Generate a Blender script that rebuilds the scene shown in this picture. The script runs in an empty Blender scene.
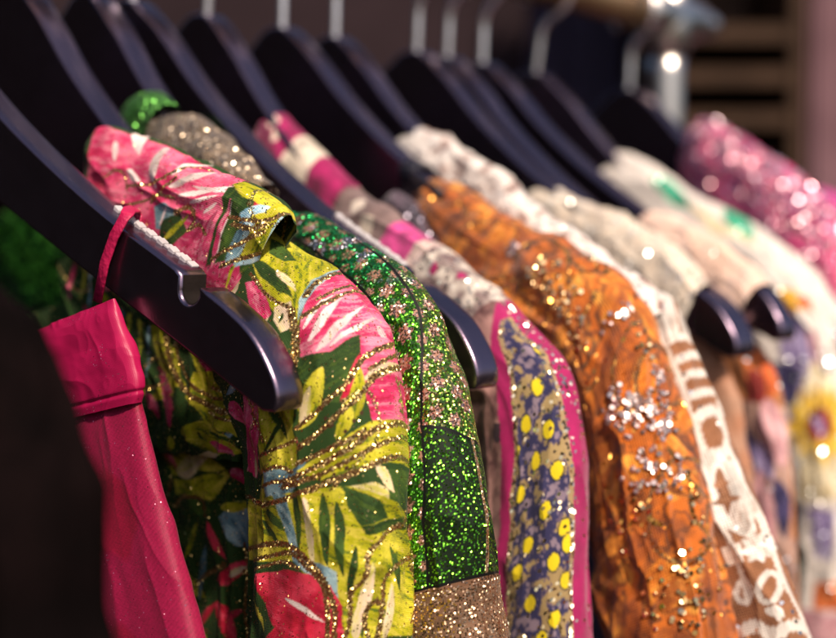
import bpy, bmesh, math, random
import numpy as np
# ---------- shape helpers (lengths in cm, converted to metres when linked) ----------
def vnoise(x,y,seed=0):
    x=np.asarray(x,float); y=np.asarray(y,float)
    xi=np.floor(x).astype(np.int64); yi=np.floor(y).astype(np.int64); fx=x-xi; fy=y-yi
    fx=fx*fx*(3-2*fx); fy=fy*fy*(3-2*fy)
    def h(a,b):
        n=(a*374761393+b*668265263+seed*2147483647)&0xffffffff
        n=((n^(n>>13))*1274126177)&0xffffffff
        return ((n^(n>>16))&0xffff)/65535.0
    return (h(xi,yi)*(1-fx)+h(xi+1,yi)*fx)*(1-fy)+(h(xi,yi+1)*(1-fx)+h(xi+1,yi+1)*fx)*fy
def fbm(x,y,seed=0,o=3):
    r=0;a=.5;t=0
    for k in range(o):
        r=r+a*vnoise(x*2**k,y*2**k,seed+k*17); t+=a; a*=.5
    return r/t-.5
def spline(K,t):
    """Catmull-Rom through the rows of K, chord-length parameter 0..1"""
    K=np.asarray(K,float); n=len(K)
    d=np.r_[0,np.cumsum(np.sqrt((np.diff(K[:,:2],axis=0)**2).sum(1))**.7+1e-6)]; d/=d[-1]
    out=np.empty((len(t),K.shape[1]))
    m=np.empty_like(K)
    for i in range(n):
        a,b=max(i-1,0),min(i+1,n-1); m[i]=(K[b]-K[a])/(d[b]-d[a])
    for j,x in enumerate(t):
        i=min(max(np.searchsorted(d,x)-1,0),n-2); h=d[i+1]-d[i]; u=(x-d[i])/h
        out[j]=(2*u**3-3*u*u+1)*K[i]+(u**3-2*u*u+u)*h*m[i]+(-2*u**3+3*u*u)*K[i+1]+(u**3-u*u)*h*m[i+1]
    return out
def grid_normals(P):
    da=np.gradient(P,axis=0); dt=np.gradient(P,axis=1)
    N=np.cross(da,dt); N/=np.linalg.norm(N,axis=2,keepdims=True)+1e-12
    return N
def loft(st,off,na,nt,n=2.4):
    """closed cloth tube: st rows = outer edge (p,z), inner edge (p,z), half thickness; returns P(na,nt,3),U,V (cm)"""
    S=spline(st,np.linspace(0,1,na)); th=np.linspace(-np.pi,np.pi,nt)
    cx=np.sign(np.cos(th))*np.abs(np.cos(th))**(2/n); sy=np.sign(np.sin(th))*np.abs(np.sin(th))**(2/n)
    C,I,T=S[:,0:2],S[:,2:4],S[:,4]
    M=(C+I)/2; h=(C-I)/2
    P=np.empty((na,nt,3))
    P[:,:,0]=M[:,0:1]+h[:,0:1]*cx; P[:,:,2]=M[:,1:2]+h[:,1:2]*cx; P[:,:,1]=off+T[:,None]*sy
    V=np.r_[0,np.cumsum(np.linalg.norm(np.diff(C,axis=0),axis=1))][:,None]*np.ones((1,nt))
    d=np.linalg.norm(np.diff(P,axis=1),axis=2); U=np.concatenate([np.zeros((na,1)),np.cumsum(d,axis=1)],1)
    U=U-U[:,nt//2:nt//2+1]
    return P,U,V

# ---------- garments: outlines in each hanger's own plane (yaw in degrees, distance along rail in metres, cm) ----------
DATA={
 'floral_sleeve':(-0.055,0,-0.1,[(13.28,-8.77,11.35,-14.0,0.6),(15.05,-9.6,12.27,-14.66,0.7),(16.59,-10.39,13.46,-15.1,1.1),(18.27,-11.22,14.61,-15.52,1.5),(19.85,-11.92,15.55,-15.95,1.7),(21.01,-12.84,16.29,-16.53,1.8),(21.82,-13.95,16.81,-17.45,1.8),(22.28,-15.41,17.0,-18.56,1.8),(22.5,-17.35,17.04,-20.17,1.8),(22.62,-19.76,17.02,-22.12,1.8),(22.66,-22.47,16.99,-24.42,1.8),(22.97,-25.88,16.95,-28.07,1.8)]),
 'floral_collar':(-0.055,0,-0.75,[(7.74,-7.15,7.49,-10.99,0.5),(8.74,-6.75,7.61,-11.62,0.85),(10.9,-7.37,8.98,-12.99,1.0),(13.34,-8.1,11.22,-13.8,1.0),(15.32,-8.8,13.25,-14.23,1.0),(17.03,-9.28,14.7,-14.32,0.95),(18.2,-9.71,15.81,-14.16,0.8),(18.91,-10.14,16.35,-13.75,0.4)]),
 'floral_lapel':(-0.055,0,-0.95,[(11.48,-10.58,5.12,-11.63,0.2),(13.6,-11.6,6.18,-14.58,0.25),(15.29,-12.5,7.61,-16.36,0.3),(16.51,-13.74,9.35,-17.31,0.3),(16.79,-15.62,11.0,-17.92,0.3),(16.71,-17.21,12.57,-18.08,0.25),(16.45,-17.87,14.13,-18.0,0.12)]),
 'floral_front':(-0.055,0,0.1,[(12.32,-11.2,-1.37,-14.59,0.5),(14.31,-13.89,-1.48,-17.19,0.7),(16.08,-16.42,-1.59,-19.82,0.8),(16.69,-18.63,-1.7,-22.48,0.8),(16.93,-21.2,-1.83,-25.6,0.8),(17.0,-24.14,-1.98,-29.22,0.8),(16.96,-27.79,-2.18,-34.02,0.8)]),
 'green_shoulder':(-0.02,-4,0.55,[(14.28,-9.93,11.52,-14.15,0.45),(15.82,-10.15,12.31,-14.84,0.8),(17.46,-10.68,13.34,-15.86,1.0),(19.11,-11.31,14.39,-16.85,1.2),(20.51,-12.04,15.41,-17.79,1.3),(21.53,-13.13,16.45,-18.7,1.45),(21.96,-14.36,17.29,-19.43,1.55),(22.57,-15.65,17.94,-20.17,1.6),(23.23,-17.48,18.42,-20.92,1.65),(23.47,-19.07,18.73,-21.86,1.65),(23.64,-20.46,18.83,-22.5,1.65),(23.7,-21.35,18.88,-22.82,1.6)]),
 'green_cuff':(-0.02,-4,0.6,[(24.04,-20.89,18.29,-22.73,1.68),(24.06,-21.57,18.4,-23.28,1.72),(24.28,-22.52,18.45,-24.28,1.75),(24.44,-24.39,18.55,-26.28,1.75),(24.83,-26.65,18.54,-29.0,1.75)]),
 'green_collar':(-0.02,-4,-0.15,[(6.16,-6.31,5.81,-7.15,0.6),(7.15,-5.93,6.11,-8.28,0.9),(8.95,-6.19,7.36,-9.79,1.0),(10.98,-7.09,9.17,-10.79,1.0),(12.58,-8.15,10.74,-11.47,0.95),(13.74,-9.04,11.84,-11.62,0.7)]),
 'green_neck':(-0.02,-4,-0.2,[(3.89,-5.88,4.04,-6.95,0.6),(4.7,-5.01,4.37,-7.67,0.95),(5.96,-4.86,5.21,-8.24,1.0),(7.07,-5.45,6.03,-8.56,0.9)]),
 'green_front':(-0.02,-4,-0.6,[(-4.55,-8.33,-18.26,-12.18,0.5),(-0.87,-10.7,-18.44,-14.98,0.5),(1.02,-13.31,-18.58,-17.24,0.5),(2.33,-16.68,-18.81,-20.65,0.5),(5.78,-20.47,-19.1,-25.26,0.5),(6.44,-27.3,-19.71,-34.69,0.5)]),
 'blouse_shoulder':(0.04,-4,0.2,[(4.29,-5.75,3.93,-8.42,0.75),(5.33,-5.18,4.89,-9.57,0.95),(7.2,-6.31,6.59,-10.7,1.0),(9.24,-7.59,8.5,-11.99,0.9),(11.04,-8.8,10.03,-13.02,0.9),(12.81,-9.4,11.37,-13.8,1.0),(14.54,-10.3,12.78,-14.74,1.1),(16.46,-11.12,14.2,-15.83,1.25),(17.87,-12.19,15.38,-16.9,1.35),(19.25,-13.01,16.23,-17.76,1.4),(20.61,-13.96,17.07,-18.61,1.4),(21.71,-14.73,17.77,-19.26,1.4),(22.31,-15.53,18.2,-20.12,1.4),(22.68,-16.83,18.52,-21.18,1.4),(22.92,-18.62,18.78,-22.41,1.4),(23.02,-20.97,18.89,-23.68,1.4),(23.1,-24.31,18.96,-26.06,1.4),(23.21,-28.02,18.97,-29.58,1.4)]),
 'orange_sleeve':(0.085,-4,0.1,[(10.37,-8.78,9.69,-12.46,0.75),(11.42,-8.13,10.63,-13.33,0.95),(13.5,-8.87,12.45,-14.34,1.2),(16.4,-10.07,14.76,-15.48,1.5),(18.64,-10.86,16.76,-16.35,1.7),(20.58,-11.74,18.38,-17.4,1.8),(21.88,-12.83,19.41,-18.45,1.9),(22.74,-14.27,20.18,-19.5,1.9),(23.51,-16.0,20.58,-20.59,1.9),(24.23,-17.78,20.89,-21.87,1.9),(24.92,-19.72,21.14,-23.15,1.9),(25.52,-21.69,21.35,-24.43,1.9),(26.25,-24.6,21.71,-26.62,1.9),(27.14,-28.11,21.98,-30.14,1.9)]),
 'white_shawl':(0.12,-8,0,[(5.55,-6.35,5.3,-8.18,0.75),(6.71,-5.48,6.12,-9.42,0.95),(8.85,-5.92,8.11,-10.41,1.0),(11.7,-7.18,10.71,-11.35,0.9),(14.47,-8.66,13.46,-12.23,0.9),(16.78,-10.08,15.69,-13.25,0.9),(18.8,-11.06,17.77,-14.2,0.9),(20.67,-12.09,19.45,-15.11,0.9),(21.76,-12.8,20.37,-15.83,0.8),(22.33,-13.57,20.89,-16.56,0.6)]),
 'white_sleeve':(0.12,-8,0.6,[(21.32,-12.83,20.21,-14.3,0.3),(22.07,-13.11,20.43,-15.47,0.6),(22.72,-14.07,20.76,-16.81,0.9),(23.42,-15.57,21.19,-18.14,1.1),(24.43,-17.51,21.82,-19.61,1.2),(25.59,-19.45,22.44,-21.44,1.2),(26.51,-21.13,22.95,-22.87,1.2),(27.37,-22.7,23.46,-24.47,1.2),(28.29,-24.55,23.96,-26.24,1.2),(29.53,-27.3,24.61,-29.26,1.2)]),
 'cream_drape':(0.18,-4,0,[(8.6,-8.67,8.62,-11.6,0.75),(9.76,-7.92,9.46,-13.11,0.95),(12.37,-8.72,11.61,-14.53,0.9),(14.82,-9.51,14.0,-15.62,1.0),(16.82,-10.63,15.79,-16.44,1.0),(18.45,-11.71,17.05,-16.81,1.0),(19.39,-12.59,18.14,-16.28,0.8)]),
 'cream_under':(0.18,-4,0.3,[(16.09,-13.43,10.55,-15.08,0.3),(18.85,-14.92,11.89,-17.97,0.5),(20.41,-16.81,12.56,-20.86,0.7),(21.18,-19.34,13.22,-23.22,0.8),(21.59,-22.76,13.57,-26.58,0.8),(21.93,-28.35,13.93,-30.92,0.8)]),
 'pale_drape':(0.235,-9,0,[(12.69,-9.68,12.72,-12.11,0.75),(13.7,-9.3,13.42,-13.62,0.95),(15.95,-9.93,15.53,-14.53,1.0),(17.87,-10.94,17.4,-15.17,1.0),(19.48,-11.84,18.76,-15.33,0.95),(20.31,-12.78,19.61,-14.58,0.75)]),
 'pale_under':(0.235,-9,0.3,[(15.75,-13.07,11.79,-15.23,0.3),(18.48,-14.67,13.21,-17.71,0.6),(20.57,-16.64,13.92,-20.19,0.8),(21.36,-19.3,14.29,-22.68,0.8),(21.98,-23.3,14.55,-26.71,0.8),(22.42,-29.14,14.76,-31.79,0.8)]),
 'pattern_sleeve':(0.285,4,0.2,[(4.57,-6.54,4.45,-8.93,0.8),(5.67,-5.3,5.17,-10.74,0.95),(7.95,-6.07,7.37,-12.22,1.0),(10.53,-7.69,9.67,-13.64,1.2),(12.99,-9.1,12.01,-15.28,1.4),(15.32,-10.24,13.71,-16.6,1.6),(17.1,-11.56,14.91,-18.18,1.8),(18.68,-13.5,15.79,-19.76,1.9),(19.63,-16.34,16.39,-21.61,1.9),(20.33,-20.47,16.73,-24.57,1.9),(20.85,-25.61,16.91,-28.37,1.9),(21.24,-31.82,17.12,-33.83,1.9)]),
 'sequin_shoulder':(0.39,-12,0,[(5.14,-4.51,5.36,-7.11,0.6),(6.41,-2.78,6.28,-9.72,1.1),(9.45,-4.15,8.83,-11.65,1.4),(12.55,-5.92,11.63,-13.47,1.6),(15.04,-7.68,13.9,-15.19,1.8),(16.98,-9.61,15.37,-16.87,1.8),(18.12,-12.32,16.44,-18.53,1.8),(19.07,-16.17,17.19,-21.34,1.8),(19.81,-22.27,17.61,-25.31,1.8),(20.37,-33.31,18.16,-34.44,1.8)]),
 'magenta_sleeve':(0.46,-8,0,[(9.15,-7.66,8.87,-13.01,0.5),(10.89,-6.94,10.04,-13.66,1.0),(12.85,-7.84,11.94,-14.27,1.2),(15.25,-10.48,13.43,-16.16,1.4),(16.57,-14.19,14.2,-18.68,1.4),(17.39,-21.62,14.69,-24.42,1.4)]),
 'dark_coat':(-0.18,0,0,[(18.4,-10.71,15.63,-13.25,0.9),(21.57,-11.4,17.53,-14.85,1.2),(24.05,-12.4,19.27,-16.31,1.5),(25.14,-13.37,20.37,-17.07,1.7),(25.82,-14.55,21.4,-17.78,1.8),(26.44,-15.76,21.88,-18.57,1.8),(26.69,-16.95,22.1,-19.17,1.8),(26.8,-18.13,22.2,-20.02,1.8),(27.9,-19.74,22.22,-21.65,1.8)]),
 'dress_bodice':(-0.11,8,-1.05,[(15.03,-12.7,10.96,-13.89,0.08),(15.33,-13.27,10.39,-14.48,0.3),(15.81,-14.1,9.81,-15.5,0.4),(16.2,-14.94,9.43,-16.53,0.42),(16.24,-15.39,9.24,-17.05,0.4),(16.11,-15.76,9.18,-17.43,0.34)]),
 'dress_skirt':(-0.11,8,-0.95,[(15.87,-15.27,9.39,-16.88,0.25),(16.07,-16.01,9.07,-17.75,0.38),(16.53,-17.33,8.73,-19.33,0.5),(17.29,-19.3,8.06,-21.66,0.6),(17.95,-21.01,7.38,-23.89,0.65),(18.65,-22.79,6.69,-25.99,0.7),(19.53,-25.52,5.93,-29.44,0.7)]),
 'camisole_body':(0.085,-4,-0.95,[(9.16,-9.16,9.16,-11.66,0.25),(9.99,-8.71,9.91,-12.66,0.35),(11.55,-9.33,11.31,-13.28,0.4),(13.12,-10.43,12.84,-13.65,0.35)]),
}
CAMI_FRONT=[(10.23, -7.59), (10.3, -8.33), (10.36, -8.98), (10.49, -9.58)]
CAMI_DIAG=[(10.09, -7.75), (10.96, -8.19), (11.8, -8.61), (12.69, -9.06)]
STRAP_FRONT=[(15.09, -10.22), (14.65, -10.79), (14.24, -11.62), (13.92, -12.83)]
STRAP_BACK=[(14.14, -10.07), (13.83, -11.05), (13.36, -12.33)]

# ---------- painted cloth print, in cloth coordinates (cm) ----------
MOTIFS={
 'floral_sleeve':[
  ('poly','yel',[(-0.24,3.76),(1.0699999999999998,4.57),(1.21,5.7),(0.94,7.07),(-0.49,7.69),(-1.39,8.24),(-2.06,8.89),(-2.25,8.29),(-2.19,7.43),(-1.85,6.39),(-1.29,5.27)],0.0),
  ('poly','grn',[(-0.28,4.68),(-0.16,5.27),(-0.46,6.39),(-0.74,6.18),(-0.79,5.43)],0.0),
  ('poly','grn',[(-1.23,5.06),(-1.12,5.81),(-1.23,6.87),(-1.5,7.79),(-1.64,7.18),(-1.59,6.13)],0.0),
  ('leaf','crm',[(-1.12,6.34),(-1.32,7.63)],0.176),
  ('poly','crm',[(-2.1,7.58),(-1.59,7.84),(-2.0,8.64),(-2.42,8.59),(-2.39,7.94)],0.0),
  ('leaf','grn',[(-2.02,7.99),(-2.3,8.24)],0.118),
  ('poly','pnk',[(-2.01,5.7),(-1.72,6.07),(-1.99,6.92),(-2.32,7.69),(-2.84,7.74),(-2.61,6.6)],0.0),
  ('poly','blu',[(-1.38,7.99),(-0.76,7.58),(0.76,7.18),(0.76,7.48),(-0.74,7.89),(-1.44,8.34),(-1.81,8.59)],0.0),
  ('poly','pnk',[(0.8099999999999999,7.12),(0.95,7.63),(1.04,8.39),(1.2999999999999998,9.23),(1.42,10.02),(1.82,10.57),(0.9099999999999999,10.32),(-0.43,9.83),(-1.33,10.02),(-2.23,9.68),(-1.96,8.89),(-1.44,8.34),(-0.74,7.89)],0.0),
  ('leaf','wht',[(-1.82,9.43),(-0.34,8.59)],0.235),
  ('leaf','wht',[(-1.68,9.83),(0.11,8.99)],0.206),
  ('leaf','wht',[(-1.82,8.94),(-0.46,8.34)],0.147),
  ('leaf','wht',[(-1.33,9.88),(0.39,9.38)],0.118),
  ('leaf','wht',[(0.21,9.68),(0.51,10.17)],0.176),
  ('poly','grn',[(-2.34,9.68),(-1.37,10.07),(-0.68,10.02),(-0.38,9.92),(-0.92,10.77),(-1.42,11.49),(-2.75,10.97),(-2.68,10.17)],0.0),
  ('leaf','yel',[(-2.94,11.59),(-1.59,10.37)],0.765),
  ('leaf','crm',[(-2.75,11.59),(-2.18,10.62)],0.353),
  ('poly','pnk',[(-0.38,9.88),(1.0,10.12),(1.78,10.57),(1.7,11.75),(1.5,12.45),(-0.47,12.34),(-0.59,11.7),(-0.72,11.13)],0.0),
  ('leaf','crm',[(-0.55,11.13),(1.16,10.67)],0.294),
  ('leaf','yel',[(-1.16,12.34),(-0.64,10.72)],0.471),
  ('leaf','yel',[(-1.5,12.56),(-1.12,11.54)],0.412),
  ('poly','yel',[(-0.51,12.34),(1.62,12.45),(1.66,13.84),(-0.34,13.55),(-1.29,13.5),(-2.24,13.44),(-3.01,12.83),(-1.83,12.67)],0.0),
  ('poly','yel',[(-4.32,9.97),(-2.81,11.02),(-3.01,12.67),(-4.02,12.77),(-4.94,12.07)],0.0),
  ('leaf','grn',[(-4.0,10.27),(-3.34,11.75)],0.235),
  ('leaf','grn',[(-3.49,10.92),(-4.51,11.75)],0.176),
  ('leaf','grn',[(-2.87,10.87),(-2.94,11.96)],0.206),
  ('poly','pnk',[(-4.8,9.09),(-4.22,9.73),(-4.5,10.87),(-4.87,11.39),(-5.45,12.12),(-6.3,11.49)],0.0),
  ('leaf','crm',[(-5.26,11.39),(-5.57,12.07)],0.235),
  ('poly','blu',[(-4.73,12.12),(-3.42,12.61),(-3.49,13.44),(-4.66,13.11)],0.0),
  ('poly','crm',[(-1.46,13.95),(-0.64,14.01),(0.86,14.93),(1.0499999999999998,15.29),(-0.43,14.58)],0.0),
  ('poly','grn',[(-0.19,13.78),(1.66,13.95),(1.62,16.05),(0.86,15.7),(-0.19,14.82)],0.0),
  ('leaf','crm',[(-0.47,13.61),(0.06,14.41)],0.265),
  ('poly','yel',[(-6.26,12.61),(-3.0,13.44),(-1.29,13.95),(1.0499999999999998,15.29),(1.6099999999999999,16.53),(1.49,18.89),(-1.54,18.33),(-3.12,15.58),(-6.51,14.76)],0.0),
  ('poly','grn',[(-1.5,13.84),(-0.47,14.58),(-0.14,15.17),(-1.0,15.17),(-1.33,14.58)],0.0),
  ('poly','grn',[(-1.0,15.17),(0.7,15.23),(0.86,15.58),(-0.88,15.46)],0.0),
  ('leaf','grn',[(-3.14,13.27),(-3.12,15.46)],0.265),
  ('leaf','grn',[(-2.13,13.84),(-1.97,16.05)],0.294),
  ('leaf','grn',[(-1.69,14.24),(-1.5,16.47)],0.265),
  ('leaf','grn',[(-1.16,15.7),(-1.37,17.24)],0.206),
  ('leaf','grn',[(-0.72,16.23),(-1.03,18.45)],0.235),
  ('leaf','grn',[(-4.8,13.39),(-3.72,14.47)],0.265),
  ('leaf','grn',[(-5.07,13.67),(-4.0,14.88)],0.176),
  ('leaf','grn',[(-0.08,15.94),(0.35,17.36)],0.235),
  ('leaf','crm',[(-2.75,13.72),(-2.45,15.94)],0.265),
  ('leaf','crm',[(-1.16,18.45),(-0.72,16.23)],0.353),
  ('leaf','crm',[(-0.34,18.64),(0.0,17.0)],0.294),
  ('poly','blu',[(-4.34,12.94),(-3.57,13.33),(-3.41,14.24),(-3.05,15.46),(-2.23,15.88),(-1.73,16.29),(-1.68,17.06),(-2.39,16.35),(-3.33,15.52),(-3.81,14.3)],0.0),
  ('poly','red',[(-5.47,15.46),(-3.54,15.76),(-2.62,16.11),(-1.92,16.65),(-1.58,17.3),(-1.45,18.52),(-3.29,18.21),(-4.52,17.06)],0.0),
  ('leaf','wht',[(-3.69,16.59),(-2.11,17.66)],0.147),
  ('leaf','yel',[(-6.02,15.4),(-4.72,17.54)],0.265),
  ('leaf','grn',[(-5.58,15.82),(-4.5,17.54)],0.147),
  ('gold','',[(-1.68,5.65),(-1.91,6.55),(-1.93,7.38),(-1.69,8.09)],0.118),
  ('gold','',[(-1.79,8.14),(-2.17,9.14),(-2.74,10.07)],0.265),
  ('gold','',[(-1.62,8.54),(-0.87,8.59),(1.08,8.14)],0.147),
  ('gold','',[(-1.17,7.99),(-0.45,7.63),(0.94,7.38)],0.147),
  ('gold','',[(-0.94,8.34),(-0.24,8.19),(0.95,7.94)],0.118),
  ('gold','',[(0.9099999999999999,10.12),(-0.51,10.57),(-0.96,10.97),(-1.55,11.23),(-2.13,11.44),(-2.88,11.59)],0.147),
  ('gold','',[(1.38,10.72),(-0.19,11.08),(-0.8,11.54),(-1.33,11.75),(-1.98,12.02),(-2.88,12.18)],0.176),
  ('gold','',[(1.0899999999999999,10.37),(-0.34,10.87)],0.118),
  ('gold','',[(1.5,12.5),(-0.24,12.56),(-0.88,12.77),(-1.55,12.94),(-2.58,13.0),(-3.57,12.94)],0.176),
  ('gold','',[(1.54,12.94),(0.62,12.89),(-0.64,13.11),(-1.42,13.22),(-2.4,13.27),(-3.73,13.05)],0.147),
  ('gold','',[(1.46,13.78),(0.7,13.5),(-0.51,13.5),(-1.12,13.61),(-1.93,13.61),(-2.81,13.55),(-4.66,13.27),(-5.9,12.72)],0.176),
  ('gold','',[(-0.76,12.56),(-1.37,12.67),(-2.19,12.67),(-3.01,12.61)],0.147),
  ('gold','',[(-4.87,11.59),(-3.81,11.8),(-2.94,11.96)],0.118),
  ('gold','',[(-4.58,12.18),(-3.82,12.39),(-3.21,12.77)],0.118),
  ('gold','',[(-5.01,12.56),(-3.82,12.83),(-3.01,13.11)],0.118),
  ('gold','',[(-6.48,14.35),(-4.33,14.7),(-3.12,15.29),(-2.34,16.11),(-1.87,17.12),(-1.77,18.27)],0.176),
  ('gold','',[(-5.98,14.88),(-3.55,15.23),(-2.68,15.88),(-2.12,16.77),(-2.01,18.27)],0.147),
  ('gold','',[(-5.75,15.29),(-3.99,15.4),(-3.05,15.82)],0.118),
  ('gold','',[(-1.54,18.33),(-1.32,17.84),(-1.32,17.0),(-0.92,16.65),(-0.8,15.99),(-0.24,15.58),(0.76,15.29)],0.147),
  ('gold','',[(0.7,15.05),(1.0499999999999998,15.58),(1.29,16.47),(1.17,17.06)],0.118),
  ('gold','',[(-0.55,18.58),(-0.38,17.48),(-0.24,16.77),(0.8099999999999999,16.41)],0.147),
  ('gold','',[(0.8099999999999999,18.33),(1.0499999999999998,17.48),(0.9099999999999999,16.77)],0.118),
  ('gold','',[(-0.8,18.52),(-0.91,17.78),(-0.64,17.42),(-0.34,17.6)],0.147),
  ('gold','',[(1.25,17.66),(0.96,18.21),(1.13,18.83)],0.088),
  ('gold','',[(0.62,11.86),(0.86,11.75),(1.0499999999999998,11.86),(0.96,12.12),(0.7,12.12)],0.118),
  ('gold','',[(-4.22,9.78),(-4.71,10.02),(-4.57,10.67),(-4.42,11.28)],0.118),
  ('gold','',[(-4.75,9.38),(-4.7,9.83)],0.118),
  ('gold','',[(0.62,11.39),(0.96,11.23),(1.38,11.33)],0.088),
  ('dots','',[(-1.29,12.39),(-1.04,12.18),(-1.5,12.56),(-1.73,13.44),(-1.33,13.39),(-2.24,13.39),(-1.88,11.75),(-0.8,12.02),(-1.69,12.07),(-2.63,13.5),(-3.35,12.72),(-4.15,12.02)],0.118),
 ],
 'floral_collar':[
  ('poly','pnk',[(-0.39,0.85),(0.14,9.42),(-3.26,11.85),(-6.18,3.06)],0.0),
  ('leaf','wht',[(0.19,2.49),(-0.74,4.31)],0.529),
  ('leaf','wht',[(-0.76,2.42),(-1.33,3.09)],0.265),
  ('leaf','wht',[(-0.27,5.24),(-1.59,5.96)],0.471),
  ('leaf','wht',[(-1.41,4.08),(-1.65,5.04)],0.265),
  ('leaf','wht',[(-1.3,6.69),(0.0,8.65)],0.265),
  ('leaf','wht',[(-1.43,7.31),(-0.5,9.71)],0.176),
  ('leaf','wht',[(-0.94,6.63),(0.2,7.28)],0.235),
  ('leaf','wht',[(-1.5,7.96),(-0.86,9.39)],0.118),
  ('leaf','wht',[(-0.96,7.86),(-0.59,10.13)],0.118),
  ('leaf','wht',[(-1.57,8.89),(-1.08,9.45)],0.118),
  ('poly','grn',[(-0.58,9.48),(-0.21,10.58),(-0.75,10.94),(-1.66,10.84),(-2.51,10.89),(-3.16,9.79),(-2.09,9.71),(-1.3,9.74)],0.0),
  ('leaf','pnk',[(-3.1,10.1),(-0.84,9.99)],0.265),
  ('leaf','wht',[(-2.82,10.24),(-0.9,10.07)],0.059),
  ('leaf','pnk',[(-3.13,9.16),(-1.28,9.48)],0.353),
  ('leaf','pnk',[(-2.94,8.32),(-1.66,9.1)],0.206),
  ('poly','yel',[(-0.47,9.57),(0.06,10.21),(0.1,11.75),(0.08,11.85),(-0.47,11.26),(-0.66,10.35)],0.0),
  ('poly','pbl',[(-1.07,10.61),(-0.5,11.0),(-0.12,11.68),(-0.27,11.85),(-0.98,11.85),(-1.84,11.85),(-2.61,11.14),(-2.35,10.82),(-1.7,10.87)],0.0),
  ('poly','blu',[(-1.6,10.69),(-1.16,11.1),(-1.64,11.41),(-2.41,11.14),(-2.85,10.74),(-2.22,10.66)],0.0),
  ('leaf','yel',[(-1.04,11.0),(-0.3,11.71)],0.176),
  ('poly','yel',[(-2.68,11.0),(-1.5,11.85),(3.17,11.5),(-3.78,11.07)],0.0),
  ('leaf','grn',[(-2.64,11.36),(-1.84,11.85)],0.118),
  ('poly','blu',[(-2.19,6.03),(-1.84,6.69),(-1.88,7.31),(-2.66,7.22),(-2.83,6.44)],0.0),
  ('poly','grn',[(-2.49,6.66),(-1.87,7.56),(-2.35,8.2),(-3.07,7.56),(-3.12,6.75)],0.0),
  ('leaf','yel',[(-3.03,7.0),(-1.79,8.14)],0.206),
  ('leaf','wht',[(-2.69,6.6),(-1.89,6.85)],0.118),
  ('gold','',[(-2.11,2.82),(-1.62,3.38),(-1.64,3.98),(-2.03,4.34)],0.088),
  ('gold','',[(-1.91,4.28),(-1.6,5.51),(-1.02,6.44),(-0.29,7.28),(-0.14,7.86)],0.088),
  ('gold','',[(-2.51,4.71),(-2.02,5.77),(-1.44,6.44),(-0.94,6.88)],0.088),
  ('gold','',[(-1.36,10.1),(-1.12,10.97),(-0.56,11.57),(0.08,11.85)],0.118),
  ('gold','',[(-1.5,10.43),(-1.26,11.17),(-0.83,11.52)],0.147),
  ('gold','',[(-2.87,9.99),(-2.22,10.66),(-1.6,11.19),(-0.97,11.61)],0.118),
  ('gold','',[(-2.9,10.56),(-2.15,11.31),(-1.57,11.8)],0.118),
  ('gold','',[(-1.93,7.34),(-1.6,7.99),(-1.78,8.47),(-2.29,8.26)],0.147),
  ('gold','',[(-2.35,8.2),(-1.98,8.83),(-2.18,9.31)],0.118),
  ('gold','',[(-2.13,5.83),(-1.74,6.25),(-1.57,7.13)],0.088),
  ('dots','',[(-2.03,3.22),(-2.01,3.81),(-2.42,3.71),(-2.32,4.38),(-2.38,5.04)],0.088),
 ],
 'floral_lapel':[
  ('poly','yel',[(-2.35,6.49),(0.08,8.31),(0.07,9.52),(-1.83,8.6),(-2.94,7.16)],0.0),
  ('poly','yel',[(-3.23,3.62),(-2.72,4.16),(-3.1,6.18),(-3.78,7.0),(-4.06,5.31)],0.0),
  ('leaf','yel',[(-4.08,0.28),(-5.9,1.46)],0.147),
  ('leaf','pnk',[(-5.01,0.25),(-6.82,1.21)],0.176),
  ('leaf','pbl',[(-3.56,0.28),(-5.74,1.93)],0.118),
  ('leaf','yel',[(-3.23,1.04),(-5.35,2.53)],0.206),
  ('leaf','blu',[(-3.42,1.99),(-5.75,3.8)],0.147),
  ('leaf','yel',[(-3.26,2.56),(-5.05,3.7)],0.206),
  ('leaf','yel',[(-2.97,3.04),(-5.08,4.68)],0.176),
  ('leaf','blu',[(-3.04,3.57),(-5.22,5.54)],0.118),
  ('leaf','yel',[(-2.88,3.82),(-3.71,5.76)],0.176),
  ('leaf','yel',[(-2.47,4.21),(-1.91,7.38)],0.265),
  ('leaf','yel',[(-1.86,6.81),(0.07,8.57)],0.529),
  ('leaf','blu',[(-2.17,5.36),(-0.14,8.21)],0.176),
  ('leaf','pnk',[(-4.18,5.43),(-3.81,8.14)],0.588),
  ('leaf','pnk',[(-5.47,5.84),(-4.8,7.4)],0.353),
  ('leaf','yel',[(-2.36,5.66),(-1.4,7.83)],0.147),
  ('leaf','yel',[(-1.27,8.6),(0.08,8.24)],0.353),
  ('leaf','yel',[(-3.19,8.55),(0.06,9.87)],0.882),
  ('leaf','pnk',[(-1.44,9.41),(-0.12,10.02)],0.265),
  ('leaf','grn',[(-2.29,8.8),(-1.75,9.27)],0.118),
  ('leaf','grn',[(-1.45,8.92),(-0.2,9.71)],0.118),
  ('gold','',[(-2.72,4.36),(-3.35,5.54),(-3.14,6.62),(-2.16,7.64),(-0.75,8.44),(0.07,8.57)],0.176),
  ('gold','',[(-2.46,4.7),(-2.96,5.61),(-2.68,6.73),(-1.53,7.72),(0.0,8.19)],0.118),
  ('gold','',[(-1.49,7.38),(-0.57,7.83),(0.08,7.85)],0.118),
  ('gold','',[(-1.75,8.16),(-0.55,8.77),(0.07,8.75)],0.088),
 ],
 'floral_front':[
  ('poly','yel',[(-4.82,7.38),(-2.89,7.42),(-1.46,8.45),(-2.57,9.16),(-4.42,8.82)],0.0),
  ('poly','yel',[(-1.87,9.33),(-0.52,9.33),(-0.58,9.97),(-1.68,10.01)],0.0),
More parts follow.
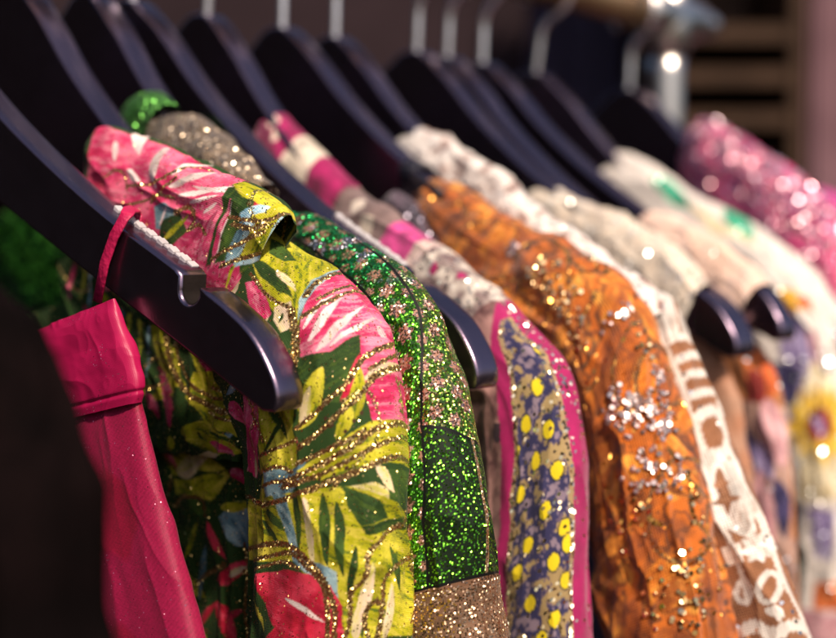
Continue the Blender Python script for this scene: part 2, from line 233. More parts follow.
  ('leaf','grn',[(-4.88,8.28),(-1.75,8.24)],0.206),
  ('leaf','grn',[(-3.96,9.03),(-2.58,9.54)],0.412),
  ('leaf','grn',[(-4.81,10.01),(-3.12,10.4)],0.529),
  ('leaf','crm',[(-4.37,8.03),(-2.4,7.7)],0.647),
  ('leaf','yel',[(-3.64,8.7),(-1.86,8.41)],0.412),
  ('leaf','pnk',[(-1.46,8.24),(-0.75,8.78)],0.353),
  ('poly','blu',[(-2.22,9.71),(-1.47,9.29),(-0.63,9.42),(-0.76,10.92),(-1.59,10.7),(-2.0,10.18)],0.0),
  ('leaf','yel',[(-2.1,9.46),(-0.69,9.42)],0.294),
  ('leaf','red',[(-2.84,9.8),(-2.01,11.14)],0.265),
  ('leaf','red',[(-2.49,11.75),(-0.83,11.27)],0.471),
  ('leaf','crm',[(-1.91,11.62),(-1.06,11.4)],0.206),
  ('leaf','red',[(-2.63,12.41),(-1.52,13.93)],0.588),
  ('leaf','red',[(-3.77,13.34),(-2.63,12.41)],0.294),
  ('leaf','blu',[(-3.13,10.57),(-3.6,12.37)],0.294),
  ('leaf','yel',[(-5.14,9.63),(-4.37,11.66)],0.294),
  ('leaf','pnk',[(-5.12,6.96),(-4.37,8.03)],0.265),
  ('leaf','yel',[(-4.34,11.01),(-3.39,9.76)],0.176),
  ('gold','',[(-4.6,9.2),(-3.95,8.91),(-3.09,9.12),(-2.97,9.63)],0.118),
  ('gold','',[(-4.78,7.0),(-4.83,7.54),(-4.37,8.03)],0.118),
  ('gold','',[(-1.22,10.7),(-1.06,11.53),(-1.23,12.5),(-1.07,13.8)],0.118),
  ('gold','',[(-4.72,8.32),(-5.12,9.33),(-4.82,10.31)],0.088),
 ],
 'blouse_shoulder':[
  ('dot','',[(-0.26,20.12)],0.581),
  ('dot','',[(-0.98,21.22)],0.581),
  ('dot','',[(-1.75,22.02)],0.581),
  ('dot','',[(-0.9,22.72)],0.581),
  ('dot','',[(-1.53,23.43)],0.581),
  ('dot','',[(-0.76,24.17)],0.581),
  ('dot','',[(-2.44,22.56)],0.581),
  ('dot','',[(-2.36,24.09)],0.581),
  ('dot','',[(-1.21,25.28)],0.581),
  ('dot','',[(-0.56,26.16)],0.581),
  ('dot','',[(-0.46,26.71)],0.581),
  ('dot','',[(-1.93,26.16)],0.581),
  ('dot','',[(-0.94,27.18)],0.581),
  ('dot','',[(-0.53,27.95)],0.581),
  ('dot','',[(-1.81,28.34)],0.581),
  ('dot','',[(-0.93,29.13)],0.581),
  ('dot','',[(-2.32,26.99)],0.581),
  ('dot','',[(-1.36,29.73)],0.581),
  ('dot','',[(-0.74,30.23)],0.581),
 ],
 'white_sleeve':[
  ('poly','wh2',[(-0.11,0.0),(0.13,0.62),(-0.34,2.45),(-1.0,2.45),(-1.16,0.92)],0.0),
  ('poly','wh2',[(0.06,1.16),(0.42,1.67),(0.52,2.41),(-0.23,2.41)],0.0),
  ('band','wh2',[(-0.73,2.21),(0.24,2.6),(0.62,3.54),(0.64,4.93),(0.26,6.17),(0.0,7.72),(0.0,10.0),(-0.13,11.44),(0.14,12.86),(0.26,13.88)],0.292),
  ('band','wh2',[(-0.86,2.56),(-0.8,4.27),(-1.05,6.17),(-1.14,7.28),(-1.29,9.17),(-1.28,10.7),(-1.46,12.11)],0.208),
  ('band','wh2',[(-0.77,3.13),(0.6,3.13)],0.333),
  ('band','wh2',[(-0.81,3.84),(0.63,3.84)],0.333),
  ('band','wh2',[(-0.76,4.62),(0.68,4.58)],0.333),
  ('band','wh2',[(-0.85,5.46),(0.28,5.37),(0.08,6.79),(-0.97,6.75),(-0.85,5.46)],0.417),
  ('leaf','wh2',[(-0.94,6.66),(-0.64,10.17)],1.417),
  ('poly','wh2',[(-0.97,7.06),(0.17,7.37),(0.17,9.17),(-0.77,9.96),(-1.29,9.17)],0.0),
  ('leaf','brn',[(-0.66,7.37),(-1.05,9.13)],0.333),
  ('leaf','brn',[(-1.09,7.94),(-0.53,8.02)],0.25),
  ('leaf','brn',[(-1.22,8.54),(-0.45,8.62)],0.292),
  ('leaf','wh2',[(-0.48,10.45),(0.4,10.58)],0.292),
  ('leaf','wh2',[(-0.48,10.45),(-0.13,10.9)],0.292),
  ('leaf','wh2',[(-0.48,10.45),(-0.61,11.03)],0.292),
  ('leaf','wh2',[(-0.48,10.45),(-0.97,10.86)],0.292),
  ('leaf','wh2',[(-0.48,10.45),(-1.09,10.49)],0.292),
  ('leaf','wh2',[(-0.48,10.45),(-0.94,10.08)],0.292),
  ('leaf','wh2',[(-0.48,10.45),(-0.56,9.88)],0.292),
  ('leaf','wh2',[(-0.48,10.45),(-0.05,9.92)],0.292),
  ('leaf','wh2',[(-0.48,10.45),(0.53,10.17)],0.292),
  ('poly','wh2',[(-1.66,10.12),(-0.97,10.12),(-1.09,10.82),(-1.72,10.78)],0.0),
  ('band','wh2',[(-1.24,11.85),(-1.38,12.06),(-1.57,12.15),(-1.73,12.06),(-1.76,11.85),(-1.67,11.6),(-1.48,11.44),(-1.3,11.44),(-1.24,11.6),(-1.27,11.85)],0.208),
  ('band','wh2',[(-0.34,11.94),(-0.56,12.23),(-0.78,12.32),(-0.96,12.23),(-0.99,11.94),(-0.86,11.64),(-0.64,11.44),(-0.42,11.44),(-0.28,11.64),(-0.34,11.94)],0.208),
  ('leaf','wh2',[(-0.96,12.48),(-0.51,12.95)],0.292),
  ('leaf','wh2',[(-0.67,12.44),(-0.67,13.04)],0.25),
  ('band','wh2',[(-2.27,13.17),(-1.52,12.99),(-1.06,13.38),(-0.4,13.25),(0.54,13.7)],0.417),
 ],
 'pattern_sleeve':[
  ('leaf','tel',[(-0.93,4.83),(-1.08,7.96)],1.0),
  ('leaf','tel',[(-0.33,9.66),(-1.01,12.31)],1.0),
  ('leaf','org',[(-1.28,8.64),(-1.62,10.74)],0.4),
  ('leaf','cr2',[(-1.08,7.79),(-1.51,12.88)],0.5),
  ('poly','org',[(-2.55,14.77),(-1.9,15.82),(-1.92,16.89),(-3.07,16.23),(-3.18,15.17)],0.0),
  ('leaf','orr',[(-2.01,16.15),(-1.76,17.39)],0.5),
  ('poly','pur',[(-3.14,15.9),(-2.49,17.06),(-2.56,18.82),(-3.8,21.63),(-5.36,20.88),(-4.7,16.65)],0.0),
  ('poly','nvy',[(-5.33,16.65),(-3.73,18.65),(-4.25,20.24),(-6.09,18.65)],0.0),
  ('poly','pk2',[(-2.54,17.72),(-2.01,18.23),(-2.27,21.82),(-2.97,21.34)],0.0),
  ('poly','cr2',[(-4.55,20.06),(-2.71,19.26),(-1.43,21.34),(-1.31,27.74),(-4.57,25.72)],0.0),
  ('leaf','sun',[(-2.8,22.67),(-0.45,24.13)],0.75),
  ('leaf','sun',[(-2.8,22.67),(-0.96,24.82)],0.75),
  ('leaf','sun',[(-2.8,22.67),(-1.61,25.22)],0.75),
  ('leaf','sun',[(-2.8,22.67),(-2.5,25.02)],0.75),
  ('leaf','sun',[(-2.8,22.67),(-3.55,24.23)],0.75),
  ('leaf','sun',[(-2.8,22.67),(-4.63,22.96)],0.75),
  ('leaf','sun',[(-2.8,22.67),(-5.52,21.44)],0.75),
  ('leaf','sun',[(-2.8,22.67),(-5.68,20.24)],0.75),
  ('leaf','sun',[(-2.8,22.67),(-5.13,19.7)],0.75),
  ('leaf','sun',[(-2.8,22.67),(-4.16,19.79)],0.75),
  ('leaf','sun',[(-2.8,22.67),(-2.96,20.42)],0.75),
  ('leaf','sun',[(-2.8,22.67),(-1.98,21.25)],0.75),
  ('leaf','sun',[(-2.8,22.67),(-1.17,22.19)],0.75),
  ('leaf','sun',[(-2.8,22.67),(-0.63,23.16)],0.75),
  ('poly','mar',[(-1.9,23.35),(-2.13,23.74),(-2.59,23.74),(-3.2,23.25),(-3.74,22.48),(-3.88,21.82),(-3.57,21.53),(-3.02,21.63),(-2.42,22.1),(-2.0,22.77)],0.0),
  ('leaf','pur',[(-3.26,22.0),(-2.49,23.35)],0.4),
  ('poly','nvy',[(-6.6,24.53),(-4.1,26.22),(-4.41,27.64),(-6.32,26.72)],0.0),
  ('poly','pur',[(-3.94,26.52),(-2.14,27.84),(-2.47,30.34),(-3.52,29.6)],0.0),
  ('leaf','dgr',[(-4.69,28.05),(-4.85,31.61)],1.3),
  ('poly','tan',[(-6.32,26.72),(-6.28,27.03),(-6.01,31.51),(-6.02,31.4)],0.0),
  ('poly','orr',[(-3.59,31.08),(-1.53,31.83),(-1.6,33.45),(-3.64,32.47)],0.0),
  ('poly','pk2',[(-4.52,32.04),(-1.6,33.66),(-1.68,35.93),(-4.56,35.18)],0.0),
  ('poly','pur',[(-6.6,19.88),(-5.03,21.53),(-5.61,25.02),(-6.6,24.53)],0.0),
 ],
 'pale_under':[
  ('poly','orr',[(-0.37,4.06),(0.18,5.66),(-0.22,7.19),(-1.77,7.32)],0.0),
  ('leaf','mar',[(-0.89,5.7),(-1.26,8.45)],0.8),
  ('poly','tan',[(-2.16,6.69),(0.21,7.97),(-0.37,14.62),(-3.24,13.93)],0.0),
  ('leaf','pk2',[(-0.64,7.28),(-0.48,10.52)],1.0),
  ('leaf','pur',[(-2.04,8.68),(-0.89,10.85)],1.0),
  ('leaf','nvy',[(-2.24,7.62),(-1.87,10.09)],0.6),
  ('leaf','nvy',[(-0.73,10.89),(-0.48,13.67)],0.7),
  ('leaf','pk2',[(-2.0,10.05),(-0.99,13.57)],0.9),
  ('poly','tan',[(-2.89,13.06),(-0.06,13.78),(-0.29,18.22),(-3.13,17.9)],0.0),
  ('leaf','mar',[(-1.25,13.47),(-1.04,17.68)],0.6),
 ],
}

scene=bpy.context.scene; COL=scene.collection
EYE=1.35; Q=math.sqrt(.5)
def rail(s,z=.114):
    y=.528+s*Q; return (y-.656,y,EYE+z)
def yawr(yaw): return math.radians(-45+yaw)
def tag(o,label=None,cat=None,group=None,kind=None):
    if label: o['label']=label
    if cat: o['category']=cat
    if group: o['group']=group
    if kind: o['kind']=kind
    return o
def empty(name,loc,rz=0):
    o=bpy.data.objects.new(name,None); COL.objects.link(o); o.location=loc; o.rotation_euler=(0,0,rz); o.empty_display_size=.03
    return o
def link(name,me,mat,parent=None):
    o=bpy.data.objects.new(name,me); COL.objects.link(o)
    if mat: me.materials.append(mat)
    if parent: o.parent=parent
    return o
def from_bm(name,bm,mat,parent=None,smooth=False):
    me=bpy.data.meshes.new(name); bm.normal_update(); bm.to_mesh(me); bm.free()
    if smooth: me.polygons.foreach_set('use_smooth',[True]*len(me.polygons))
    return link(name,me,mat,parent)
def grid_mesh(name,P,U,V,mat,parent,col=None,gcol=None):
    na,nt=P.shape[:2]; me=bpy.data.meshes.new(name)
    me.vertices.add(na*nt); me.vertices.foreach_set('co',(P/100).astype(np.float32).ravel())
    i=np.arange(na*nt).reshape(na,nt); f=np.stack([i[:-1,:-1],i[:-1,1:],i[1:,1:],i[1:,:-1]],-1).reshape(-1)
    nf=len(f)//4; me.loops.add(nf*4); me.loops.foreach_set('vertex_index',f.astype(np.int32))
    me.polygons.add(nf); me.polygons.foreach_set('loop_start',(np.arange(nf)*4).astype(np.int32))
    me.polygons.foreach_set('use_smooth',np.ones(nf,bool))
    me.update(calc_edges=True)
    uv=me.uv_layers.new(name='cloth'); uu=np.stack([U.ravel()[f],V.ravel()[f]],-1).astype(np.float32); uv.data.foreach_set('uv',uu.ravel())
    for nm,c in (('col',col),('gcol',gcol)):
        if c is not None:
            a=me.attributes.new(nm,'FLOAT_COLOR','POINT')
            if c.shape[2]==3: c=np.concatenate([c,np.ones(c.shape[:2]+(1,))],2)
            a.data.foreach_set('color',c.astype(np.float32).ravel())
    return link(name,me,mat,parent)

# ---------- materials ----------
def mat_new(name):
    m=bpy.data.materials.new(name); m.use_nodes=True; nt=m.node_tree
    return m,nt,nt.nodes['Principled BSDF']
def N(nt,t,**kw):
    n=nt.nodes.new(t)
    for k,v in kw.items():
        if k in n.inputs: n.inputs[k].default_value=v
        else: setattr(n,k,v)
    return n
def plain(name,c,rough=.5,metal=0,bump=0,scale=200,var=.25,spec=.5,coat=0):
    m,nt,b=mat_new(name); b.inputs['Roughness'].default_value=rough; b.inputs['Metallic'].default_value=metal
    b.inputs['Specular IOR Level'].default_value=spec; b.inputs['Coat Weight'].default_value=coat
    tc=N(nt,'ShaderNodeTexCoord'); nz=N(nt,'ShaderNodeTexNoise'); nz.inputs['Scale'].default_value=scale*.25; nz.inputs['Detail'].default_value=5
    nt.links.new(tc.outputs['Object'],nz.inputs['Vector'])
    r=N(nt,'ShaderNodeValToRGB'); r.color_ramp.elements[0].color=(*[x*(1-var) for x in c],1); r.color_ramp.elements[1].color=(*[min(1,x*(1+var)) for x in c],1)
    r.color_ramp.elements[0].position=.3; r.color_ramp.elements[1].position=.7
    nt.links.new(nz.outputs['Fac'],r.inputs['Fac']); nt.links.new(r.outputs['Color'],b.inputs['Base Color'])
    ns=N(nt,'ShaderNodeTexNoise'); ns.inputs['Scale'].default_value=scale*.12; ns.inputs['Detail'].default_value=8; nt.links.new(tc.outputs['Object'],ns.inputs['Vector'])
    mr=N(nt,'ShaderNodeMath',operation='MULTIPLY_ADD'); nt.links.new(ns.outputs['Fac'],mr.inputs[0]); mr.inputs[1].default_value=.3*min(rough,.5); mr.inputs[2].default_value=rough-.15*min(rough,.5); nt.links.new(mr.outputs[0],b.inputs['Roughness'])
    if bump:
        n2=N(nt,'ShaderNodeTexNoise'); n2.inputs['Scale'].default_value=scale; nt.links.new(tc.outputs['Object'],n2.inputs['Vector'])
        bp=N(nt,'ShaderNodeBump'); bp.inputs['Strength'].default_value=bump; bp.inputs['Distance'].default_value=.001
        nt.links.new(n2.outputs['Fac'],bp.inputs['Height']); nt.links.new(bp.outputs['Normal'],b.inputs['Normal'])
    return m
def cloth(name,rough=.75,sheen=.3,weave=16,wbump=.25,gscale=16,spread=.9,grough=.3,spec=.3,rows=1.0):
    """woven cloth coloured by the print stored on it, with loose or sewn glitter where the print's alpha asks for it"""
    m,nt,b=mat_new(name); L=nt.links.new; out=nt.nodes['Material Output']
    at=N(nt,'ShaderNodeAttribute',attribute_name='col'); ga=N(nt,'ShaderNodeAttribute',attribute_name='gcol'); uv=N(nt,'ShaderNodeUVMap',uv_map='cloth')
    b.inputs['Roughness'].default_value=rough; b.inputs['Sheen Weight'].default_value=sheen; b.inputs['Sheen Roughness'].default_value=.4; b.inputs['Specular IOR Level'].default_value=spec
    L(at.outputs['Color'],b.inputs['Base Color'])
    w1=N(nt,'ShaderNodeTexWave',wave_type='BANDS',bands_direction='X'); w2=N(nt,'ShaderNodeTexWave',wave_type='BANDS',bands_direction='Y')
    for w in (w1,w2):
        w.inputs['Scale'].default_value=weave*.32; w.inputs['Distortion'].default_value=2.5; w.inputs['Detail'].default_value=1; L(uv.outputs['UV'],w.inputs['Vector'])
    ad=N(nt,'ShaderNodeMath',operation='ADD'); L(w1.outputs['Fac'],ad.inputs[0]); L(w2.outputs['Fac'],ad.inputs[1])
    nz=N(nt,'ShaderNodeTexNoise'); nz.inputs['Scale'].default_value=3; nz.inputs['Detail'].default_value=4; L(uv.outputs['UV'],nz.inputs['Vector'])
    a2=N(nt,'ShaderNodeMath',operation='MULTIPLY_ADD'); L(nz.outputs['Fac'],a2.inputs[0]); a2.inputs[1].default_value=2.5; L(ad.outputs[0],a2.inputs[2])
    bp=N(nt,'ShaderNodeBump'); bp.inputs['Strength'].default_value=wbump; bp.inputs['Distance'].default_value=.0004; L(a2.outputs[0],bp.inputs['Height']); L(bp.outputs['Normal'],b.inputs['Normal'])
    vo=N(nt,'ShaderNodeTexVoronoi',voronoi_dimensions='2D'); vo.inputs['Scale'].default_value=gscale; vo.inputs['Randomness'].default_value=rows; L(uv.outputs['UV'],vo.inputs['Vector'])
    ge=N(nt,'ShaderNodeNewGeometry'); sb=N(nt,'ShaderNodeVectorMath',operation='SUBTRACT'); L(vo.outputs['Color'],sb.inputs[0]); sb.inputs[1].default_value=(.5,.5,.5)
    ml=N(nt,'ShaderNodeVectorMath',operation='SCALE'); L(sb.outputs[0],ml.inputs[0]); ml.inputs['Scale'].default_value=spread*2
    av=N(nt,'ShaderNodeVectorMath',operation='ADD'); L(ge.outputs['Normal'],av.inputs[0]); L(ml.outputs[0],av.inputs[1])
    nm=N(nt,'ShaderNodeVectorMath',operation='NORMALIZE'); L(av.outputs[0],nm.inputs[0])
    g=N(nt,'ShaderNodeBsdfPrincipled'); g.inputs['Metallic'].default_value=1; g.inputs['Roughness'].default_value=grough
    L(ga.outputs['Color'],g.inputs['Base Color']); L(nm.outputs[0],g.inputs['Normal'])
    wn=N(nt,'ShaderNodeTexWhiteNoise',noise_dimensions='3D'); L(vo.outputs['Color'],wn.inputs['Vector'])
    lt=N(nt,'ShaderNodeMath',operation='LESS_THAN'); L(wn.outputs['Value'],lt.inputs[0]); L(ga.outputs['Alpha'],lt.inputs[1])
    ds=N(nt,'ShaderNodeMath',operation='LESS_THAN'); L(vo.outputs['Distance'],ds.inputs[0]); ds.inputs[1].default_value=.55
    mm=N(nt,'ShaderNodeMath',operation='MULTIPLY'); L(lt.outputs[0],mm.inputs[0]); L(ds.outputs[0],mm.inputs[1])
    mx=N(nt,'ShaderNodeMixShader'); L(mm.outputs[0],mx.inputs[0]); L(b.outputs[0],mx.inputs[1]); L(g.outputs[0],mx.inputs[2]); L(mx.outputs[0],out.inputs['Surface'])
    return m

# ---------- cloth painter ----------
PAL={'wh2':((.68,.60,.54),(.48,.36,.30),(.74,.68,.63)),'brn':((.27,.11,.05),(.18,.07,.03),(.36,.17,.09)),'tel':((.02,.36,.20),(.02,.28,.16),(.10,.45,.28)),'org':((.80,.42,.03),(.75,.25,.02),(.82,.55,.15)),
 'orr':((.72,.14,.03),(.6,.08,.02),(.75,.25,.08)),'pur':((.26,.19,.40),(.18,.12,.28),(.45,.38,.55)),'nvy':((.03,.025,.09),(.02,.02,.05),(.10,.08,.20)),'sun':((.78,.44,.015),(.62,.28,.02),(.85,.60,.12)),'cr2':((.74,.60,.36),(.70,.50,.25),(.80,.72,.55)),
 'tan':((.45,.26,.20),(.34,.18,.15),(.55,.36,.30)),'dgr':((.02,.09,.05),(.015,.05,.03),(.05,.15,.08)),'pk2':((.62,.30,.33),(.50,.20,.24),(.72,.45,.46)),'mar':((.25,.02,.02),(.15,.015,.015),(.35,.06,.03)),
 'yel':((.40,.375,.006),(.10,.14,.010),(.56,.46,.05)),'grn':((.022,.05,.010),(.035,.075,.014),(.05,.09,.012)),'pnk':((.62,.035,.13),(.50,.016,.07),(.74,.20,.28)),
 'red':((.50,.010,.04),(.40,.008,.025),(.60,.05,.09)),'wht':((.78,.58,.56),(.75,.36,.40),(.82,.70,.64)),'crm':((.62,.50,.26),(.52,.46,.10),(.68,.50,.36)),
 'blu':((.13,.24,.29),(.06,.12,.17),(.34,.45,.47)),'pbl':((.42,.58,.66),(.22,.42,.55),(.62,.70,.68))}
GOLD=(.90,.62,.22); GBROWN=(.16,.07,.025)
class Canvas:
    def __init__(s,U,V,base,seed=0):
        s.U=U+.10*fbm(U*1.6,V*1.6,seed+5)+.035*fbm(U*22,V*22,seed+15,2); s.V=V+.10*fbm(U*1.6+40,V*1.6,seed+6)+.035*fbm(U*22+9,V*22,seed+16,2); s.U0,s.V0=U,V
        s.c=np.ones(U.shape+(3,))*np.array(base); s.g=np.zeros(U.shape+(4,)); s.g[...,:3]=GOLD; s.seed=seed; s.k=0
    def sel(s,x0,x1,y0,y1): return np.nonzero((s.U>x0)&(s.U<x1)&(s.V>y0)&(s.V<y1))
    def put(s,idx,m,pal,lx,ly):
        """pal = base, dark streak, light streak; lx across and ly along the streaks"""
        s.k+=1; base,dk,lt=[np.array(p) for p in PAL[pal]] if isinstance(pal,str) else [np.array(p) for p in pal]
        n=fbm(lx*7+s.k*31,ly*1.1+s.k*7,s.seed+s.k,3)+.45*fbm(lx*24,ly*3,s.seed+s.k+3,2)
        gr=.5*fbm(lx*60,ly*14,s.seed+s.k+8,2); a=np.clip((n+gr-.12)*8,0,1)[:,None]; b=np.clip((-n+gr-.10)*8,0,1)[:,None]
        col=base*(1-a)+dk*a; col=col*(1-b)+lt*b
        tone=fbm(lx*1.7+s.k*13,ly*1.3+s.k*5,s.seed+s.k+21,3)[:,None]; mx=np.clip(tone*2.2,0,.55); col=col*(1-mx)+lt*mx; col=col*np.clip(1+1.1*tone,.45,1.25)
        vein=np.clip(1-np.abs(np.sin(ly*9+np.abs(lx)*7+s.k+2*fbm(lx*5,ly*5,s.seed+s.k,2)))/.16,0,1)[:,None]*np.clip(.5+3*tone,0,1)*.55; col=col*(1-vein)+(dk*.6+lt*.15)*vein
        m=m[:,None]; s.c[idx]=s.c[idx]*(1-m)+col*m
    def leaf(s,p0,p1,w,pal):
        (x0,y0),(x1,y1)=p0,p1; Ln=math.hypot(x1-x0,y1-y0)+1e-6; R=w+.1
        idx=s.sel(min(x0,x1)-R,max(x0,x1)+R,min(y0,y1)-R,max(y0,y1)+R)
        if len(idx[0])==0: return
        dx,dy=(x1-x0)/Ln,(y1-y0)/Ln; u=s.U[idx]-x0; v=s.V[idx]-y0
        t=(u*dx+v*dy)/Ln; l=-u*dy+v*dx+.10*w*np.sin(t*5+s.k)
        hw=.5*w*np.sin(np.pi*np.clip(t,0,1)**.8)**.75
        m=np.clip((hw-np.abs(l))/.035+.5,0,1)*((t>0)&(t<1))
        s.put(idx,m,pal,l,t*Ln)
    def poly(s,pts,pal):
        pts=np.array(pts,float); x0,y0=pts.min(0)-.1; x1,y1=pts.max(0)+.1
        idx=s.sel(x0,x1,y0,y1)
        if len(idx[0])==0: return
        u,v=s.U[idx],s.V[idx]; ins=np.zeros(len(u),bool); d=np.full(len(u),9.)
        for (ax,ay),(bx,by) in zip(pts,np.roll(pts,-1,0)):
            cr=((ay>v)!=(by>v)); 
            with np.errstate(all='ignore'): xi=(bx-ax)*(v-ay)/(by-ay+1e-12)+ax
            ins^=cr&(u<xi)
            ex,ey=bx-ax,by-ay; t=np.clip(((u-ax)*ex+(v-ay)*ey)/(ex*ex+ey*ey+1e-9),0,1); d=np.minimum(d,np.hypot(u-ax-t*ex,v-ay-t*ey))
        m=np.clip(np.where(ins,d,-d)/.04+.5,0,1)
        c=pts-pts.mean(0); w_,vec=np.linalg.eigh(c.T@c); a=vec[:,1]
        s.put(idx,m,pal,-(u*a[1])+v*a[0],u*a[0]+v*a[1])
    def gold(s,pts,w,dens=.95):
        P=spline(np.array(pts,float),np.linspace(0,1,len(pts)*5)) if len(pts)>2 else np.array(pts,float)
        x0,y0=P.min(0)-w-.1; x1,y1=P.max(0)+w+.1; idx=s.sel(x0,x1,y0,y1)
        if len(idx[0])==0: return
        u,v=s.U[idx],s.V[idx]; d=np.full(len(u),9.)
        for (ax,ay),(bx,by) in zip(P[:-1],P[1:]):
            ex,ey=bx-ax,by-ay; t=np.clip(((u-ax)*ex+(v-ay)*ey)/(ex*ex+ey*ey+1e-9),0,1); d=np.minimum(d,np.hypot(u-ax-t*ex,v-ay-t*ey))
        w2=w*.5*(1+.5*fbm(u*9,v*9,s.seed+77)+.2*np.sin((u+v)*30))
        m=np.clip((w2-d)/.03+.5,0,1)
        s.c[idx]=s.c[idx]*(1-m[:,None])+np.array(GBROWN)*m[:,None]
        s.g[idx[0],idx[1],3]=np.maximum(s.g[idx[0],idx[1],3],m*dens)
    def band(s,pts,w,pal):
        q=s.g.copy(); b=s.c.copy(); s.g[...,3]=0; s.gold(pts,w,1.0); m=s.g[...,3:4]; s.c=b*(1-m)+np.array(PAL[pal][0])*(1+.3*fbm(s.U*4,s.V*4,s.seed,3)[...,None])*m; s.g=q
    def dots(s,pts,w):
        for x,y in pts:
            idx=s.sel(x-w,x+w,y-w,y+w)
            if len(idx[0])==0: continue
            m=np.clip((w*.5-np.hypot(s.U[idx]-x,s.V[idx]-y))/.02+.5,0,1)
            s.c[idx]=s.c[idx]*(1-m[:,None])+np.array((.05,.02,.01))*m[:,None]
    def motifs(s,lst):
        for kind,pal,pts,w in lst:
            if kind=='leaf': s.leaf(pts[0],pts[1],w*1.15,pal)
            elif kind=='poly': s.poly(pts,pal)
            elif kind=='gold': s.gold(pts,w)
            elif kind=='band': s.band(pts,w,pal)
            else: s.dots(pts,w)
    def scatter(s,n,rnd):
        """the rest of the printed flowers, leaf by leaf"""
        x0,x1,y0,y1=s.U.min(),s.U.max(),s.V.min(),s.V.max()
        for k in range(n):
            x,y=rnd.uniform(x0,x1),rnd.uniform(y0,y1); a=rnd.uniform(0,6.3); l=rnd.uniform(.7,2.2)
            s.leaf((x,y),(x+l*math.cos(a),y+l*math.sin(a)),l*rnd.uniform(.22,.45),rnd.choice(['yel','yel','yel','pnk','red','crm','blu','grn','grn']))
            if k%4==0:
                pts=[(x+.8*t*math.cos(a+t*.9),y+.8*t*math.sin(a+t*.9)) for t in range(4)]
                s.gold(pts,rnd.uniform(.1,.16))
    def sprinkle(s,amt): s.g[...,3]=np.maximum(s.g[...,3],amt)

def crease(U,V,fu,fv,amp,seed):
    """soft folds: ridged noise drawn out along the hang of the cloth"""
    a=U*fu+.8*fbm(U*.4,V*.3,seed+3); r=1-np.abs(fbm(a,V*fv,seed,2))*5; r2=1-np.abs(fbm(a*1.9+7,V*fv*1.6,seed+1,2))*5
    return amp*(np.clip(r,0,1)**2+.5*np.clip(r2,0,1)**2)
def piece(key,na,nt,parent,mat,paint,name,wr=(.18,.5,.5),n=2.4,seed=1,cr=.16,fold=None):
    sft,yaw,off,st=DATA[key]
    P,U,V=loft(st,off,na,nt,n)
    nrm=grid_normals(P); c0=P.mean(1,keepdims=True); nrm*=np.sign((nrm*(P-c0)).sum(2,keepdims=True)+1e-9)
    amp,fu,fv=wr
    th=np.linspace(-np.pi,np.pi,nt)[None,:]; seam=np.clip((np.pi-np.abs(th))/.5,0,1)
    D=amp*2*fbm(U*fu+seed*11,V*fv+seed*5,seed,3)+amp*.35*fbm(U*fu*4,V*fv*4,seed+9,2)
    D=D+crease(U,V,.55,.16,cr,seed+50)
    if fold is not None: D=D+fold(U,V)
    P=P+nrm*(D*seam)[...,None]
    col,g=paint(U,V)
    o=grid_mesh(name,P,U,V,mat,parent,col,g)
    return o,P,nrm,U,V
def garment(key,name,label,cat,group=None):
    s,yaw=DATA[key][:2]
    o=empty(name,rail(s),yawr(yaw)); return tag(o,label,cat,group)

# ---------- hangers ----------
M_hanger=plain('black_plastic',(.0035,.003,.004),.25,0,.05,900,.3,1.0,0); M_hanger.node_tree.nodes['Principled BSDF'].inputs['IOR'].default_value=1.95; M_hanger.node_tree.nodes['Principled BSDF'].inputs['Specular Tint'].default_value=(1,.72,1,1)
M_hook=plain('hook_steel',(.80,.77,.80),.36,1,0,200,.08)
M_grip=plain('grip_rubber',(.46,.42,.43),.45,0,.2,600,.12)
TOP=[(0,.0),(.6,-.06),(1.23,-.35),(3.1,-1.63),(5.48,-3.61),(7.7,-5.16),(9.8,-6.46),(12.39,-7.86),(14.79,-9.02),(17.02,-9.93),(18.10,-10.37)]
NOTCH_C=(18.74,-10.98)
TIP=[(19.48,-10.95),(20.34,-11.34),(21.31,-11.91),(22.05,-12.7),(22.45,-13.4),(22.42,-13.95),(21.9,-14.05)]
LOW=[(21.07,-13.72),(18.71,-12.75),(16.4,-11.85),(14.43,-11.06),(12.28,-10.2),(8.31,-8.55),(5.2,-7.1),(2.5,-6.2),(0,-5.9)]
def notch_arc(r):
    return [(NOTCH_C[0]-r,-10.55)]+[(NOTCH_C[0]+r*math.cos(a),NOTCH_C[1]+r*math.sin(a)) for a in np.linspace(math.pi,2*math.pi,16)]+[(NOTCH_C[0]+r,-10.86)]
